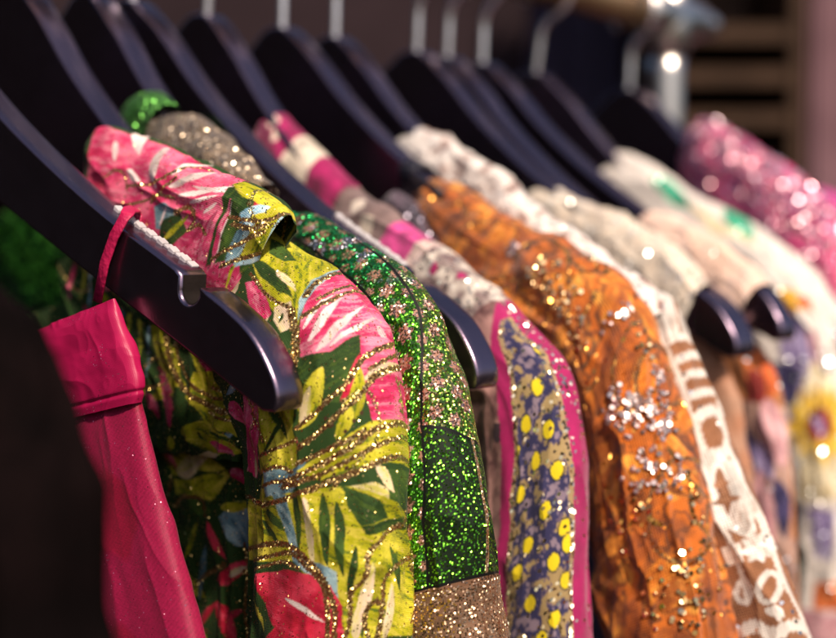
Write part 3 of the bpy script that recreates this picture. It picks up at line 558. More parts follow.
def hanger_mesh():
    top=spline(np.array(TOP),np.linspace(0,1,60))
    notch=notch_arc(.40)
    tip=spline(np.array(TIP),np.linspace(0,1,40)); low=spline(np.array(LOW),np.linspace(0,1,50))
    half=np.concatenate([top,np.array(notch),tip,low])
    left=half[1:-1][::-1].copy(); left[:,0]*=-1
    pts=np.concatenate([half,left]); 
    keep=[0]
    for i in range(1,len(pts)):
        if np.hypot(*(pts[i]-pts[keep[-1]]))>.03: keep.append(i)
    pts=pts[keep]
    e1=np.roll(pts,-1,0)-pts; e0=pts-np.roll(pts,1,0); e=e1/np.linalg.norm(e1,axis=1,keepdims=True)+e0/np.linalg.norm(e0,axis=1,keepdims=True); nr=np.stack([-e[:,1],e[:,0]],1); nr/=np.linalg.norm(nr,axis=1,keepdims=True)  # outwards for clockwise outline
    bm=bmesh.new(); rings=[]
    for ins,d in ((.10,-.55),(.03,-.515),(0,-.43),(0,-.2),(0,.2),(0,.43),(.03,.515),(.10,.55)):
        rings.append([bm.verts.new(((x-nx*ins)/100,d/100,(z-nz*ins)/100)) for (x,z),(nx,nz) in zip(pts,nr)])
    k=len(pts)
    for a,b in zip(rings[:-1],rings[1:]):
        for i in range(k): f=bm.faces.new((a[i],a[(i+1)%k],b[(i+1)%k],b[i])); f.smooth=True
    bm.faces.new(rings[0]); bm.faces.new(rings[-1][::-1])
    bmesh.ops.recalc_face_normals(bm,faces=bm.faces)
    return bm
def tube_bm(pts,r,seg=10,caps=True):
    bm=bmesh.new(); P=[np.array(p,float) for p in pts]; prev=None; up=np.array((.31,.9,.2))
    for i,p in enumerate(P):
        t=P[min(i+1,len(P)-1)]-P[max(i-1,0)]; t/=np.linalg.norm(t)
        a=np.cross(t,up); a/=np.linalg.norm(a); b=np.cross(t,a); up=-b if False else up
        rr=r[i] if hasattr(r,'__len__') else r
        ring=[bm.verts.new((p+rr*(a*math.cos(q)+b*math.sin(q)))/100) for q in np.linspace(0,2*math.pi,seg,endpoint=False)]
        if prev:
            for j in range(seg): bm.faces.new((prev[j],prev[(j+1)%seg],ring[(j+1)%seg],ring[j]))
        elif caps: bm.faces.new(ring[::-1])
        prev=ring
    if caps: bm.faces.new(prev)
    bmesh.ops.recalc_face_normals(bm,faces=bm.faces)
    for f in bm.faces: f.smooth=True
    return bm
def grip_bm():
    """saw-toothed rubber strip lying along the rear half of the arm's top edge"""
    bm=bmesh.new(); top=spline(np.array(TOP),np.linspace(0,1,200)); d=np.r_[0,np.cumsum(np.hypot(*np.diff(top,axis=0).T))]
    L0=np.interp(14.35,top[:,0],d); L1=np.interp(18.05,top[:,0],d); n=14
    def at(l): return np.array((np.interp(l,d,top[:,0]),np.interp(l,d,top[:,1])))
    w=(L1-L0)/n
    for k in range(n):
        l=L0+k*w
        for (la,lb,h) in ((l,l+w*.98,.15 if k%2==0 else .08),):
            a,b=at(la),at(lb); t=(b-a)/np.hypot(*(b-a)); nn=np.array((-t[1],t[0]))
            y0,y1=(.08,.36) if k%2==0 else (.15,.44)
            q=[(a-nn*.03),(b-nn*.03),(b+nn*h*.7),(a+nn*h)]
            f=[bm.verts.new((p[0]/100,y0/100,p[1]/100)) for p in q]; g=[bm.verts.new((p[0]/100,y1/100,p[1]/100)) for p in q]
            bm.faces.new(f); bm.faces.new(g[::-1])
            for j in range(4): bm.faces.new((f[j],f[(j+1)%4],g[(j+1)%4],g[j]))
    bmesh.ops.recalc_face_normals(bm,faces=bm.faces); bmesh.ops.bevel(bm,geom=list(bm.edges),offset=.00025,segments=1,affect='EDGES')
    return bm
HG='black plastic clothes hangers hooked over the rail'
proto=empty('clothes_hanger',(0,0,0))
sh=from_bm('shoulder',hanger_mesh(),M_hanger,proto)
hk=[(0,0,-.3),(0,0,1.0),(0,0,2.2),(.12,0,2.7),(.45,0,3.15),(1.0,0,3.55),(1.45,0,3.95)]
hk+=[(1.85*math.cos(a),0,5.1+1.85*math.sin(a)) for a in np.radians([-22,0,20,40,60,80,100,120,140,160,180,200,212])]
hk=[tuple(x) for x in spline(np.array([(a,c,b) for a,b,c in hk]),np.linspace(0,1,70))]
from_bm('hook',tube_bm([(a,b,c) for a,c,b in hk],.21,12),M_hook,proto)
gr=grip_bm(); from_bm('grip_strip',gr,M_grip,proto)
def notch_bm():
    bm=bmesh.new(); prev=None; A,B=notch_arc(.398),notch_arc(.355)
    for a,b in zip(A,B):
        ring=[bm.verts.new((q[0]/100,y/100,q[1]/100)) for q,y in ((a,-.44),(b,-.42),(b,.42),(a,.44))]
        if prev:
            for j in range(4): bm.faces.new((prev[j],prev[(j+1)%4],ring[(j+1)%4],ring[j]))
        else: bm.faces.new(ring)
        prev=ring
    bm.faces.new(prev[::-1]); bmesh.ops.recalc_face_normals(bm,faces=bm.faces); return bm
M_notch=plain('notch_lit_plastic',(.012,.008,.007),.85,0,.2,700,.25,.15)  # added liner, browner than the hanger: light on the notch wall put into colour
nb=notch_bm(); from_bm('notch_lit_wall',nb,M_notch,proto)
nb=notch_bm(); bmesh.ops.scale(nb,vec=(-1,1,1),verts=nb.verts); bmesh.ops.reverse_faces(nb,faces=nb.faces); from_bm('notch_lit_wall',nb,M_notch,proto)
g2=grip_bm(); bmesh.ops.scale(g2,vec=(-1,1,1),verts=g2.verts); bmesh.ops.reverse_faces(g2,faces=g2.faces); from_bm('grip_strip',g2,M_grip,proto)
def copy_tree(o,parent=None):
    c=o.copy(); COL.objects.link(c); c.parent=parent
    for ch in [x for x in bpy.data.objects if x.parent==o]: copy_tree(ch,c)
    return c
HANG=[(-.11,8,-4.5,'bare black hanger nearest the camera, with the pink dress strap looped over its arm'),
 (-.055,0,-6,'black hanger whose arm disappears into the pink end of the floral jacket collar'),
 (-.02,-4,-6,'black hanger inside the green sequined jacket, bare between its brown collar and its shoulder'),
 (0,0,-4.5,'bare black hanger with its notched tip free between the green jacket and the patchwork blouse'),
 (.04,-4,-8,'black hanger entering the magenta and cream collar of the patchwork blouse'),
 (.085,-4,-3,'black hanger with a dark strap looped over its arm, entering the orange jacket'),
 (.12,-8,-3,'black hanger whose arm runs into the white lace roll behind the orange jacket'),
 (.18,-4,-4.5,'black hanger under the cream beaded top, its tip poking out below the fold'),
 (.205,-9,-4.5,'black hanger squeezed behind the cream drape, mostly hidden, only hook and edge showing'),
 (.235,-9,-3,'black hanger under the pale pink drape, its blurred tip poking out at the right'),
 (.285,4,-9,'black hanger whose arm enters the white roll with green patches'),
 (.385,-8,-4,'farthest black hanger, its dark rounded neck in front of the metal post')]
for i,(s,yaw,tilt,lab) in enumerate(HANG):
    o=proto if i==0 else copy_tree(proto)
    o.location=rail(s); o.rotation_euler=(0,math.radians(-tilt),yawr(yaw)); tag(o,lab,'hanger',HG)

# ---------- rack ----------
M_rail=plain('rail_bronze',(.36,.22,.12),.32,.75,.05,80,.2)
M_chrome=plain('post_chrome',(.60,.55,.52),.30,1,0,60,.06)
rack=tag(empty('clothes_rack',(*rail(.43)[:2],0),math.radians(45)),'metal clothes rack with a bronze rail and a shiny chrome end post','clothes rack')
zr=(EYE+.114)*100+5.5
from_bm('rail',tube_bm([(x,0,zr) for x in np.linspace(-125,2.5,40)],1.18,24),M_rail,rack)
from_bm('post',tube_bm([(0,0,z) for z in (2,60,110,zr-4,zr-2.6)],1.25,24),M_chrome,rack)
from_bm('post_sleeve',tube_bm([(0,0,z) for z in (zr-2.6,zr-2.5,zr-.6,zr+1.5,zr+2.2)],[1.5,1.65,1.65,1.6,.9],24),M_chrome,rack)
from_bm('rail_clamp',tube_bm([(x,0,zr) for x in (-3.4,-3.2,-1.8,1.8,3.4,3.8)],[1.3,1.55,1.6,1.6,1.5,1.2],24),M_chrome,rack)
from_bm('end_knob',tube_bm([(x,0,zr+.1) for x in (3.8,4.2,5.0,5.8,6.2)],[.6,.9,1.0,.9,.4],20),M_chrome,rack)
from_bm('foot',tube_bm([(0,y,2.0) for y in (-24,-23,0,23,24)],[1.0,1.4,1.6,1.4,1.0],16),M_chrome,rack)
from_bm('end_post',tube_bm([(-122,0,z) for z in (2,60,110,zr-1.1)],1.25,20),M_chrome,rack)
from_bm('foot',tube_bm([(-122,y,2.0) for y in (-24,-23,0,23,24)],[1.0,1.4,1.6,1.4,1.0],16),M_chrome,rack)

# ---------- setting ----------
def box_bm(x0,x1,y0,y1,z0,z1,bev=0):
    bm=bmesh.new(); bmesh.ops.create_cube(bm,size=1)
    for v in bm.verts: v.co=((x0+x1)/2+v.co.x*(x1-x0),(y0+y1)/2+v.co.y*(y1-y0),(z0+z1)/2+v.co.z*(z1-z0))
    if bev: bmesh.ops.bevel(bm,geom=list(bm.edges),offset=bev,segments=2,affect='EDGES')
    return bm
o=from_bm('ground',box_bm(-6,6,-4,6,-.1,0),plain('floor_concrete',(.020,.016,.016),.7,0,.2,30,spec=.06)); tag(o,kind='structure')
o=from_bm('back_wall',box_bm(-3.0,3.2,2.3,2.42,0.002,1.98),plain('wall_brown',(.026,.016,.019),.85,0,.3,20,spec=.06)); tag(o,'dark brown plain wall at the back of the stall','wall')
o=from_bm('added_side_wall',box_bm(-1.9,-1.8,-.6,2.28,0.002,2.5),plain('wall_dark',(.006,.0045,.005),.85,0,.3,20,spec=.06)); tag(o,'unseen dark brown wall added at the left to darken reflections','wall')  # unseen wall, added so the black hanger faces reflect darkness
def curtain(x0,x1,y,z0,z1,folds,amp):
    n=160; bm=bmesh.new(); a=[];b=[]
    for i in range(n+1):
        x=x0+(x1-x0)*i/n; d=y+amp*math.sin(i/n*folds*2*math.pi)+amp*.4*math.sin(i/n*folds*5.1)
        a.append(bm.verts.new((x,d,z0))); b.append(bm.verts.new((x,d,z1)))
    for i in range(n): f=bm.faces.new((a[i],a[i+1],b[i+1],b[i])); f.smooth=True
    bmesh.ops.solidify(bm,geom=list(bm.faces),thickness=.004); return bm
o=from_bm('curtain',curtain(.20,.375,2.15,.05,1.95,4,.02),plain('navy_cloth',(.24,.21,.36),.8,0,.2,300,spec=.06)); tag(o,'navy blue hanging curtain in front of the brown back wall','curtain')
shelf=tag(empty('shelf_unit',(.50,2.05,0)),'brown wooden shelf unit standing in the blurred background','shelf')
M_wood=plain('shelf_wood',(.05,.028,.018),.55,0,.15,40,spec=.06)
for x in (-.10,.125): from_bm('side_panel',box_bm(x-.012,x+.012,-.12,.16,0,2.1,.002),M_wood,shelf)
from_bm('back_panel',box_bm(-.087,.112,.145,.157,.01,2.08),plain('shelf_back',(.10,.06,.045),.8,spec=.06),shelf)
for z in (.2,.6,1.0,1.30,1.44,1.575,1.645,1.715,2.05): from_bm('board',box_bm(-.087,.112,-.118,.142,z-.014,z+.014,.002),M_wood,shelf)
o=from_bm('pillar',box_bm(.668,1.1,2.0,2.28,0.002,2.5,.01),plain('pillar_mauve',(.16,.085,.10),.7,0,.2,30,spec=.06)); tag(o,'plain mauve painted pillar at the right edge of the background','pillar')

# ---------- garments ----------
R=random.Random(5)
cloth_plain=plain('fuchsia_ribbon',(.46,.008,.07),.45,0,.5,500,.15)
def flat(c,var=.2,seed=1,sc=2.0,c2=None,gl=0,gc=(.8,.8,.8)):
    def f(U,V):
        n=fbm(U*sc,V*sc,seed,4)[...,None]; a=np.array(c); b=np.array(c2) if c2 else a
        k=np.clip(.5+n*3,0,1); col=(a*(1-k)+b*k)*(1+var*n*2)
        g=np.zeros(U.shape+(4,)); g[...,:3]=gc; g[...,3]=gl; return col,g
    return f
def floral(key,n,seed,spr=.045,shade=None):
    def f(U,V):
        cv=Canvas(U,V,PAL['grn'][0],seed); cv.scatter(n,random.Random(seed)); cv.motifs(MOTIFS.get(key,[])); cv.sprinkle(spr)
        return cv.c,cv.g
    return f
# floral jacket
M_floral=cloth('floral_brocade',.75,.04,17,.22,21,.9,.30,.2)
fj=garment('floral_sleeve','floral_jacket','lime green and pink floral jacket with gold glitter lines and a turned collar','jacket')
piece('floral_sleeve',860,560,fj,M_floral,floral('floral_sleeve',90,3),'sleeve',(.16,.35,.22),2.3,3)
piece('floral_collar',300,460,fj,M_floral,floral('floral_collar',30,4),'collar',(.10,.4,.4),2.6,4)
piece('floral_lapel',300,520,fj,M_floral,floral('floral_lapel',60,5),'lapel',(.15,.3,.4),3,5)
piece('floral_front',460,520,fj,M_floral,floral('floral_front',170,6),'front_panel',(.25,.4,.2),3,6)
def sequins(name,P,Nn,U,V,spots,mat,parent,rnd,rad=(.07,.13)):
    bm=bmesh.new(); na,nt=U.shape
    for (u0,v0,ru,rv,cnt) in spots:
        cand=np.argwhere((np.abs(U-u0)<ru)&(np.abs(V-v0)<rv))
        if len(cand)==0: continue
        for k in range(cnt):
            i,j=cand[rnd.randrange(len(cand))]
            if ((U[i,j]-u0)/ru)**2+((V[i,j]-v0)/rv)**2>rnd.uniform(.3,1.0): continue
            p=P[i,j]; nn=Nn[i,j]+np.array([rnd.gauss(0,.30) for _ in range(3)]); nn/=np.linalg.norm(nn)
            a=np.cross(nn,(.3,.2,.9)); a/=np.linalg.norm(a); b=np.cross(nn,a); r=rnd.uniform(*rad); c=p+Nn[i,j]*.07
            lo=[bm.verts.new((c+r*(a*math.cos(q)+b*math.sin(q))-nn*.012)/100) for q in np.linspace(0,6.283,8,endpoint=False)]
            hi=[bm.verts.new((c+.8*r*(a*math.cos(q)+b*math.sin(q))+nn*.02)/100) for q in np.linspace(0,6.283,8,endpoint=False)]
            bm.faces.new(hi); bm.faces.new(lo[::-1])
            for q in range(8): bm.faces.new((lo[q],lo[(q+1)%8],hi[(q+1)%8],hi[q]))
    o=from_bm(name,bm,mat,parent); o['kind']='stuff'; return o
def sequin_mat(name,c1,c2,rough=.22):
    m,nt,b=mat_new(name); b.inputs['Metallic'].default_value=1; b.inputs['Roughness'].default_value=rough
    ge=N(nt,'ShaderNodeNewGeometry'); r=N(nt,'ShaderNodeValToRGB'); r.color_ramp.elements[0].color=(*c1,1); r.color_ramp.elements[1].color=(*c2,1)
    nt.links.new(ge.outputs['Random Per Island'],r.inputs['Fac']); nt.links.new(r.outputs['Color'],b.inputs['Base Color']); return m
# green jacket
M_green=cloth('green_sequin',.6,.04,22,.10,19,.85,.30,.2,.45)
def green_shoulder(U,V):
    n=U.shape; col=np.ones(n+(3,))*np.array((.012,.045,.008)); g=np.zeros(n+(4,)); g[...,:3]=(.16,.55,.04); g[...,3]=.75
    Lm=V.max(); x=U+.04*fbm(U*2,V*2,7)
    l1=np.interp(V,[0,3,4.9,6.9,8.7,11,14,18],[-1.0,-1.2,-1.36,-1.43,-1.55,-2.39,-2.8,-2.9])   # piping seams, front side of the outer edge
    l2=np.interp(V,[0,4,6.6,7.9,9.2,11.1,13.9,18],[.2,-.1,-.33,-.33,-.55,-1.16,-1.6,-1.6])
    band=(x<l2)&(x>l1); inner=x<=l1; outer=x>=l2
    g[...,:3]=np.where(outer[...,None],np.where((vnoise(U*14,V*14,3)>.62)[...,None],(.80,.62,.22),(.34,.66,.07)),g[...,:3]); g[...,3]=np.where(inner,.45,.85)
    rn=fbm(U*2.3,V*2.3,8)
    def rosette(uc,vc,r):
        dd=np.hypot(x-uc,V-vc); ang=np.arctan2(V-vc,x-uc); m=dd<r*(1+.22*np.cos(6*ang)); col[m]=(.34,.17,.12); g[m,:3]=(.80,.50,.40); g[m,3]=.7
    for k in range(40):
        vc=.3+k*.82; a1=np.interp(vc,V[:,0],l1[:,0]); a2=np.interp(vc,V[:,0],l2[:,0])
        rosette((a1+a2)/2,vc,.24); rosette(a1+.08,vc+.41,.17); rosette(a2-.06,vc+.41,.17)
        if vc<11.2: rosette(a2+.42,vc+.2,.2); rosette(a2+.95,vc+.6,.2); rosette(a2+1.5,vc+.2,.2)
    t=np.clip((7.2-V)/2.2+rn*1.5,0,1)[...,None]; cool=np.where((fbm(U*1.8,V*1.8,12)>.06)[...,None],(.74,.68,.78),(.03,.50,.14))
    t=t*(x>l1)[...,None]; g[...,:3]=g[...,:3]*(1-t)+cool*t
    yoke=inner; col[yoke]=(.012,.026,.008)
    k=(fbm(U*.9,V*.9,14)>.03)&inner; g[k,:3]=(.45,.30,.16)
    vl=11.35+.6*np.clip(x+1.2,0,2.5)-.25*np.clip(x-.1,0,3)
    vel=(V>vl)&(x>l2)&(V<Lm-.5)
    col[vel]=(.004,.011,.003); g[vel,:3]=(.22,.66,.05); g[vel,3]=.40
    for e in (l1,l2):
        m=np.abs(x-e)<.05; col[m]=(.003,.003,.003); g[m,3]=0
    m=(np.abs(V-vl)<.055)&(x>l2); col[m]=(.003,.003,.003); g[m,3]=0
    m=vel&(np.abs(x-.33)<.06); col[m]=(.2,.12,.06); g[m,:3]=(.85,.6,.4); g[m,3]=.8
    m=(V>Lm-.5); col[m]=(.16,.08,.045); g[m,:3]=(.75,.48,.33); g[m,3]=.45
    m=np.abs(V-(Lm-.5))<.05; col[m]=(.003,.003,.003); g[m,3]=0
    return col,g
gj=garment('green_shoulder','green_jacket','green sequined jacket with pink rosette bands, dark velvet panel and brown gold collar','jacket')
piece('green_shoulder',620,420,gj,M_green,green_shoulder,'sleeve',(.08,.3,.3),2.3,11)
piece('green_cuff',200,300,gj,cloth('gold_brocade',.6,.1,20,.3,19,.9,.33,.3,.4),flat((.20,.10,.055),.3,3,3,(.10,.05,.025),.5,(.78,.50,.30)),'cuff',(.06,.3,.3),2.3,12)
piece('green_collar',160,160,gj,cloth('gold_braid',.6,.2,10,.6,9,.9,.35),flat((.26,.18,.12),.4,5,3,(.08,.055,.04),.55,(.85,.66,.48)),'collar',(.12,.8,.8),2.2,13)
piece('green_neck',80,100,gj,M_green,flat((.008,.05,.006),.5,5,3,(.03,.05,.02),.8,(.20,.60,.12)),'neckband',(.10,1,1),2.2,14,cr=.02)
_,FP,FN,FU,FV=piece('green_front',160,160,gj,M_green,flat((.004,.020,.003),.4,6,2,(.005,.012,.003),.2,(.15,.75,.08)),'front_panel',(.3,.4,.3),3,15)
sequins('sequins',FP,FN,FU,FV,[(-3.6,3.2,3.2,4.2,1100)],sequin_mat('green_sequin_disc',(.01,.10,.01),(.30,.95,.12),.5),gj,R,(.09,.14))
# patchwork blouse
def blouse(U,V):
    n=U.shape; col=np.ones(n+(3,)); g=np.zeros(n+(4,)); g[...,:3]=(.8,.6,.4)
    x=U+.12*fbm(U*1.5,V*1.5,21); lace=fbm(U*2.2,V*2.2,22,4)[...,None]
    cream=np.array((.62,.53,.46)); dark=np.array((.16,.10,.10)); col=cream*(1-np.clip(.35+lace*3,0,1))+dark*np.clip(.35+lace*3,0,1)
    mag=np.array((.34,.007,.095)); VV=V+.25*fbm(U*1.2,V*1.2,24)
    for a,b,c in ((.6,3.6,mag),(3.6,5.5,(.72,.60,.48)),(5.5,7.7,mag),(7.7,11.3,(.22,.14,.13)),(11.3,13.0,(.62,.06,.25)),(13.0,13.7,(.70,.5,.45))):
        m=(VV>a)&(VV<b); k=np.clip(.8+lace*1.2,.5,1.2); col=np.where(m[...,None],np.array(c)*k,col)
    for k,(uc,vc,r,c) in enumerate(((-1.0,14.6,.22,mag),(-.4,15.7,.2,mag),(-1.3,16.4,.28,(.08,.07,.08)),(-2.2,17.5,.25,mag),(-1.9,15.2,.3,(.45,.36,.12)),(-2.6,19.0,.3,(.06,.05,.06)),(-3.0,21.5,.3,(.06,.05,.07)),(-.6,9,.35,(.6,.5,.42)),(-1.2,10.2,.4,(.55,.45,.36)),(-.6,2.0,.3,(.8,.6,.5)),(-.9,2.6,.25,(.8,.6,.5)))):
        m=np.hypot(x-uc,V-vc)<r*(1+fbm(U*5,V*5,27+k)); col[m]=c
    m=(V>13)&(V<17.5); g[m,3]=.12; g[...,:3]=(.9,.8,.65)
    lo=V>17.4
    l2=np.interp(V,[17.2,17.6,18.6,19.8,21,23,26,34],[.2,-.4,-1.25,-2.1,-2.75,-3.3,-3.5,-3.5])
    m=lo&(x>l2)&(x<2.6); col=np.where(m[...,None],mag*(1+.5*lace),col)
    lb=np.interp(V,[18.3,18.8,19.9,21.2,24,28,34],[-.5,-.95,-1.45,-2.0,-2.8,-2.8,-2.8]); rb=-.30-.0*V
    m=(V>18.3)&(x>lb)&(x<rb); navy=np.array((.03,.026,.085)); pat=fbm(U*3.2,V*2.6,31,4)
    c=np.where((pat>.07)[...,None],(.34,.23,.10),navy); c=np.where(((pat<.07)&(pat>.035))[...,None],(.12,.08,.12),c); c=np.where((pat<-.16)[...,None],(.24,.17,.22),c)
    col=np.where(m[...,None],c,col); g[m,3]=.05; g[m&(pat>.07),3]=.28; g[m,:3]=(.85,.70,.45)
    cv=Canvas(U,V,(0,0,0),9)
    for kind,pal,pts,w in MOTIFS['blouse_shoulder']:
        uc,vc=pts[0]
        q=np.hypot((x-uc)/(w*.36),(V-vc)/(w*.5)); mm=m&(q<1.2); col[mm]=(.02,.016,.03); mm=m&(q<1); col[mm]=(.74,.55,.008); g[mm,3]=.02
    mm=(V>18.3)&((np.abs(x-rb)<.09)|(np.abs(x-lb)<.09)); col[mm]=(.36,.24,.12); g[mm,3]=.6
    m=lo&(x<l2); col[m]*=np.array((.55,.33,.34)); m=lo&(x>rb+.09)&(x<2.6); g[m,3]=.05+.25*(fbm(U[m]*.8,V[m]*.5,33)>.05)  # shadow on the cream cloth painted in as a maroon darkening
    return np.clip(col,0,1),g
bl=garment('blouse_shoulder','patchwork_blouse','cream and magenta patchwork blouse with a navy sleeve band covered in yellow dots','blouse')
piece('blouse_shoulder',560,360,bl,cloth('patchwork_cloth',.7,.3,14,.3,8,.8,.3),blouse,'sleeve',(.12,.4,.3),2.4,21)
# orange jacket
def orange(U,V):
    n=U.shape; a=fbm(U*.9,V*.8,41,4); b=fbm(U*2.4,V*2.4,42,3); r=np.abs(fbm(U*1.2,V*1.0,43,3))
    col=np.ones(n+(3,))*np.array((.56,.13,.009))
    k=np.clip((a-.02)*6,0,1)[...,None]; col=col*(1-k)+np.array((.30,.075,.012))*k
    k=np.clip((b-.12)*8,0,1)[...,None]; col=col*(1-k)+np.array((.10,.028,.012))*k
    k=np.clip((.045-r)*40,0,1)[...,None]; col=col*(1-k)+np.array((.16,.045,.012))*k
    k=np.clip((-a-.14)*9,0,1)[...,None]; col=col*(1-k)+np.array((.78,.34,.05))*k
    cv=Canvas(U,V,(0,0,0),44); cv.c=col; rr=random.Random(12)
    for q in range(70):
        x,y=rr.uniform(-6,3),rr.uniform(0,29); an=rr.uniform(0,6.3); l=rr.uniform(1.2,2.6); e=(x+l*math.cos(an),y+l*math.sin(an)); w=l*rr.uniform(.45,.7)
        cv.leaf((x-.1*math.cos(an),y-.1*math.sin(an)),(e[0]+.1*math.cos(an),e[1]+.1*math.sin(an)),w*1.25,((.26,.07,.010),(.14,.035,.008),(.38,.11,.012)))
        cv.leaf((x,y),e,w,((.62,.165,.010),(.42,.085,.007),(.78,.31,.04)))
    for q in range(26):
        x,y=rr.uniform(-5,2),rr.uniform(0,29); an=rr.uniform(0,6.3); pts=[(x+.7*t*math.cos(an+t*.6),y+.7*t*math.sin(an+t*.6)) for t in range(5)]
        cv.gold(pts,.16,.6)
    col=cv.c; k=np.clip((fbm(U*1.1,V*.9,48,4)-.02+.06*np.clip(-U-2.2,-1,3))*5,0,.6)[...,None]; col=col*(1-k)+np.array((.22,.045,.010))*k  # red-brown shade painted into the colour, patchy, stronger towards the left front
    g=np.zeros(n+(4,)); g[...,:3]=(.95,.45,.10); g[...,3]=np.clip(.015+.3*(fbm(U*.7,V*.7,46,2)),.005,.12)
    return col,np.concatenate([g[...,:3],np.maximum(g[...,3:],cv.g[...,3:])],2)
oj=garment('orange_sleeve','orange_jacket','burnt orange embroidered jacket thick with sparkling beads and sequins','jacket')
M_orange=cloth('orange_embroidery',.65,.25,10,.6,6.5,.9,.28)
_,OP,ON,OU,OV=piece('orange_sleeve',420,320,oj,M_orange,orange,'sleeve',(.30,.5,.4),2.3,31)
sequins('silver_sequins',OP,ON,OU,OV,[(-2.3,15.9,.7,.8,40),(-1.5,16.8,1.0,.9,90),(-.6,17.4,.8,1.0,80),(-1.8,18.6,.9,.8,55),(-1.0,19.4,.8,.8,50),(-.9,13.4,1.0,.3,40),(-1.5,7.6,.5,.4,14),(-.1,16.2,.4,.8,30)],sequin_mat('silver_sequin',(.80,.56,.52),(.92,.78,.72),.36),oj,R)
sequins('gold_sequins',OP,ON,OU,OV,[(-1.9,9.8,.9,1.0,70),(-2.2,11.3,.9,1.0,70),(-2.6,12.6,.6,.6,30),(-.2,11.0,.5,.7,40),(-1.5,23.5,1.6,1.8,110),(-.4,14.6,.6,1.0,30),(-3,20,1.5,1.5,30),(-.3,21,.5,2,30)],sequin_mat('gold_sequin',(.95,.50,.15),(.98,.80,.50)),oj,R)
# camisole on the same hanger as the orange jacket
cm=tag(empty('camisole',rail(.085),yawr(-4)),'black lace camisole hanging by its strap beside the orange jacket collar','camisole')
M_black=plain('black_satin',(.014,.012,.018),.35,0,.2,400); M_lace=plain('grey_lace',(.20,.16,.20),.7,0,.6,260,.6)
def ribbon(path,w,t,across=(0,1,0)):
    """flat band: path of points (cm), width w along the rail direction"""
    bm=bmesh.new(); prev=None; P=[np.array(p,float) for p in path]; ac=np.array(across,float)
    for i,p in enumerate(P):
        tn=P[min(i+1,len(P)-1)]-P[max(i-1,0)]; tn/=np.linalg.norm(tn); b=ac-tn*ac.dot(tn); b/=np.linalg.norm(b); nn=np.cross(tn,b)
        ring=[bm.verts.new((p+b*w/2*x+nn*t/2*y)/100) for x,y in ((-1,-.6),(-.9,-1),(.9,-1),(1,-.6),(1,.6),(.9,1),(-.9,1),(-1,.6))]
        if prev:
            for j in range(8): f=bm.faces.new((prev[j],prev[(j+1)%8],ring[(j+1)%8],ring[j])); f.smooth=True
        else: bm.faces.new(ring[::-1])
        prev=ring
    bm.faces.new(prev); bmesh.ops.recalc_face_normals(bm,faces=bm.faces); return bm

fr=[(x,-.62-.02*i,z) for i,(x,z) in enumerate(CAMI_FRONT)]
a,b=CAMI_FRONT[0]
from_bm('strap',ribbon([(a+.5,.75,b-2.2),(a+.35,.72,b-.3),(a+.2,.5,b+.12),(a+.1,0,b+.2),(a,-.5,b+.12)]+fr,.75,.12,(.85,0,-.5)),M_black,cm)
from_bm('strap',ribbon([(x,-.72,z) for x,z in CAMI_DIAG],.7,.14,(-.5,0,-.85)),M_black,cm)
piece('camisole_body',90,120,cm,cloth('camisole_lace',.75,.2,9,.6,7,.8,.35),flat((.17,.12,.16),.5,77,2.6,(.05,.04,.055),.12,(.8,.7,.85)),'bodice',(.08,.8,.8),2.4,78)
# white lace blouse
def white_shawl(U,V):
    n=fbm(U*2.2,V*2.2,51,4)[...,None]; k=np.clip((n-.06)*7,0,1); col=np.array((.80,.71,.66))*(1-k)+np.array((.30,.17,.14))*k
    g=np.zeros(U.shape+(4,)); g[...,:3]=.9; g[...,3]=.08; return col,g
def white_sleeve(U,V):
    cv=Canvas(U,V,(.27,.11,.05),63); cv.c*=(1+.5*fbm(U*3,V*3,64,3))[...,None]; cv.motifs(MOTIFS['white_sleeve'])
    g=np.zeros(U.shape+(4,)); g[...,:3]=.9; g[...,3]=.02; return cv.c,g
wl=garment('white_shawl','lace_blouse','white lace blouse whose narrow sleeve has a brown ground with white ornaments','blouse')
M_lacew=cloth('white_lace',.75,.3,10,.5,7,.8,.3)
piece('white_shawl',220,180,wl,M_lacew,white_shawl,'collar',(.22,1,.8),2.3,41)
piece('white_sleeve',420,260,wl,M_lacew,white_sleeve,'sleeve',(.10,.4,.3),2.3,42)
# cream garment
cr=garment('cream_drape','cream_top','cream beaded top draped over a hanger tip, with a pinkish brown lining below','top')
M_soft=cloth('soft_cloth',.75,.3,10,.4,6,.8,.3)
piece('cream_drape',180,200,cr,M_soft,flat((.78,.67,.56),.25,61,2.2,(.70,.56,.44),.14,(.95,.90,.85)),'draped_shoulder',(.15,.8,.8),2.3,43)
piece('cream_under',160,160,cr,M_soft,flat((.48,.26,.17),.25,62,1.2,(.36,.16,.09)),'lining',(.25,.5,.3),2.6,44)
def lining(U,V):
    cv=Canvas(U,V,(.40,.15,.055),74); cv.motifs(MOTIFS['pale_under']); g=np.zeros(U.shape+(4,)); g[...,:3]=.9; g[...,3]=.02; return cv.c,g
pk=garment('pale_drape','pale_pink_top','pale pink top draped over a hanger tip, with an orange brown lining below','top')
piece('pale_drape',180,200,pk,M_soft,flat((.82,.58,.48),.2,63,1.5,(.78,.52,.40),.06,(.95,.9,.85)),'draped_shoulder',(.15,.7,.7),2.3,45)
piece('pale_under',160,160,pk,M_soft,lining,'lining',(.25,.5,.3),2.6,46)
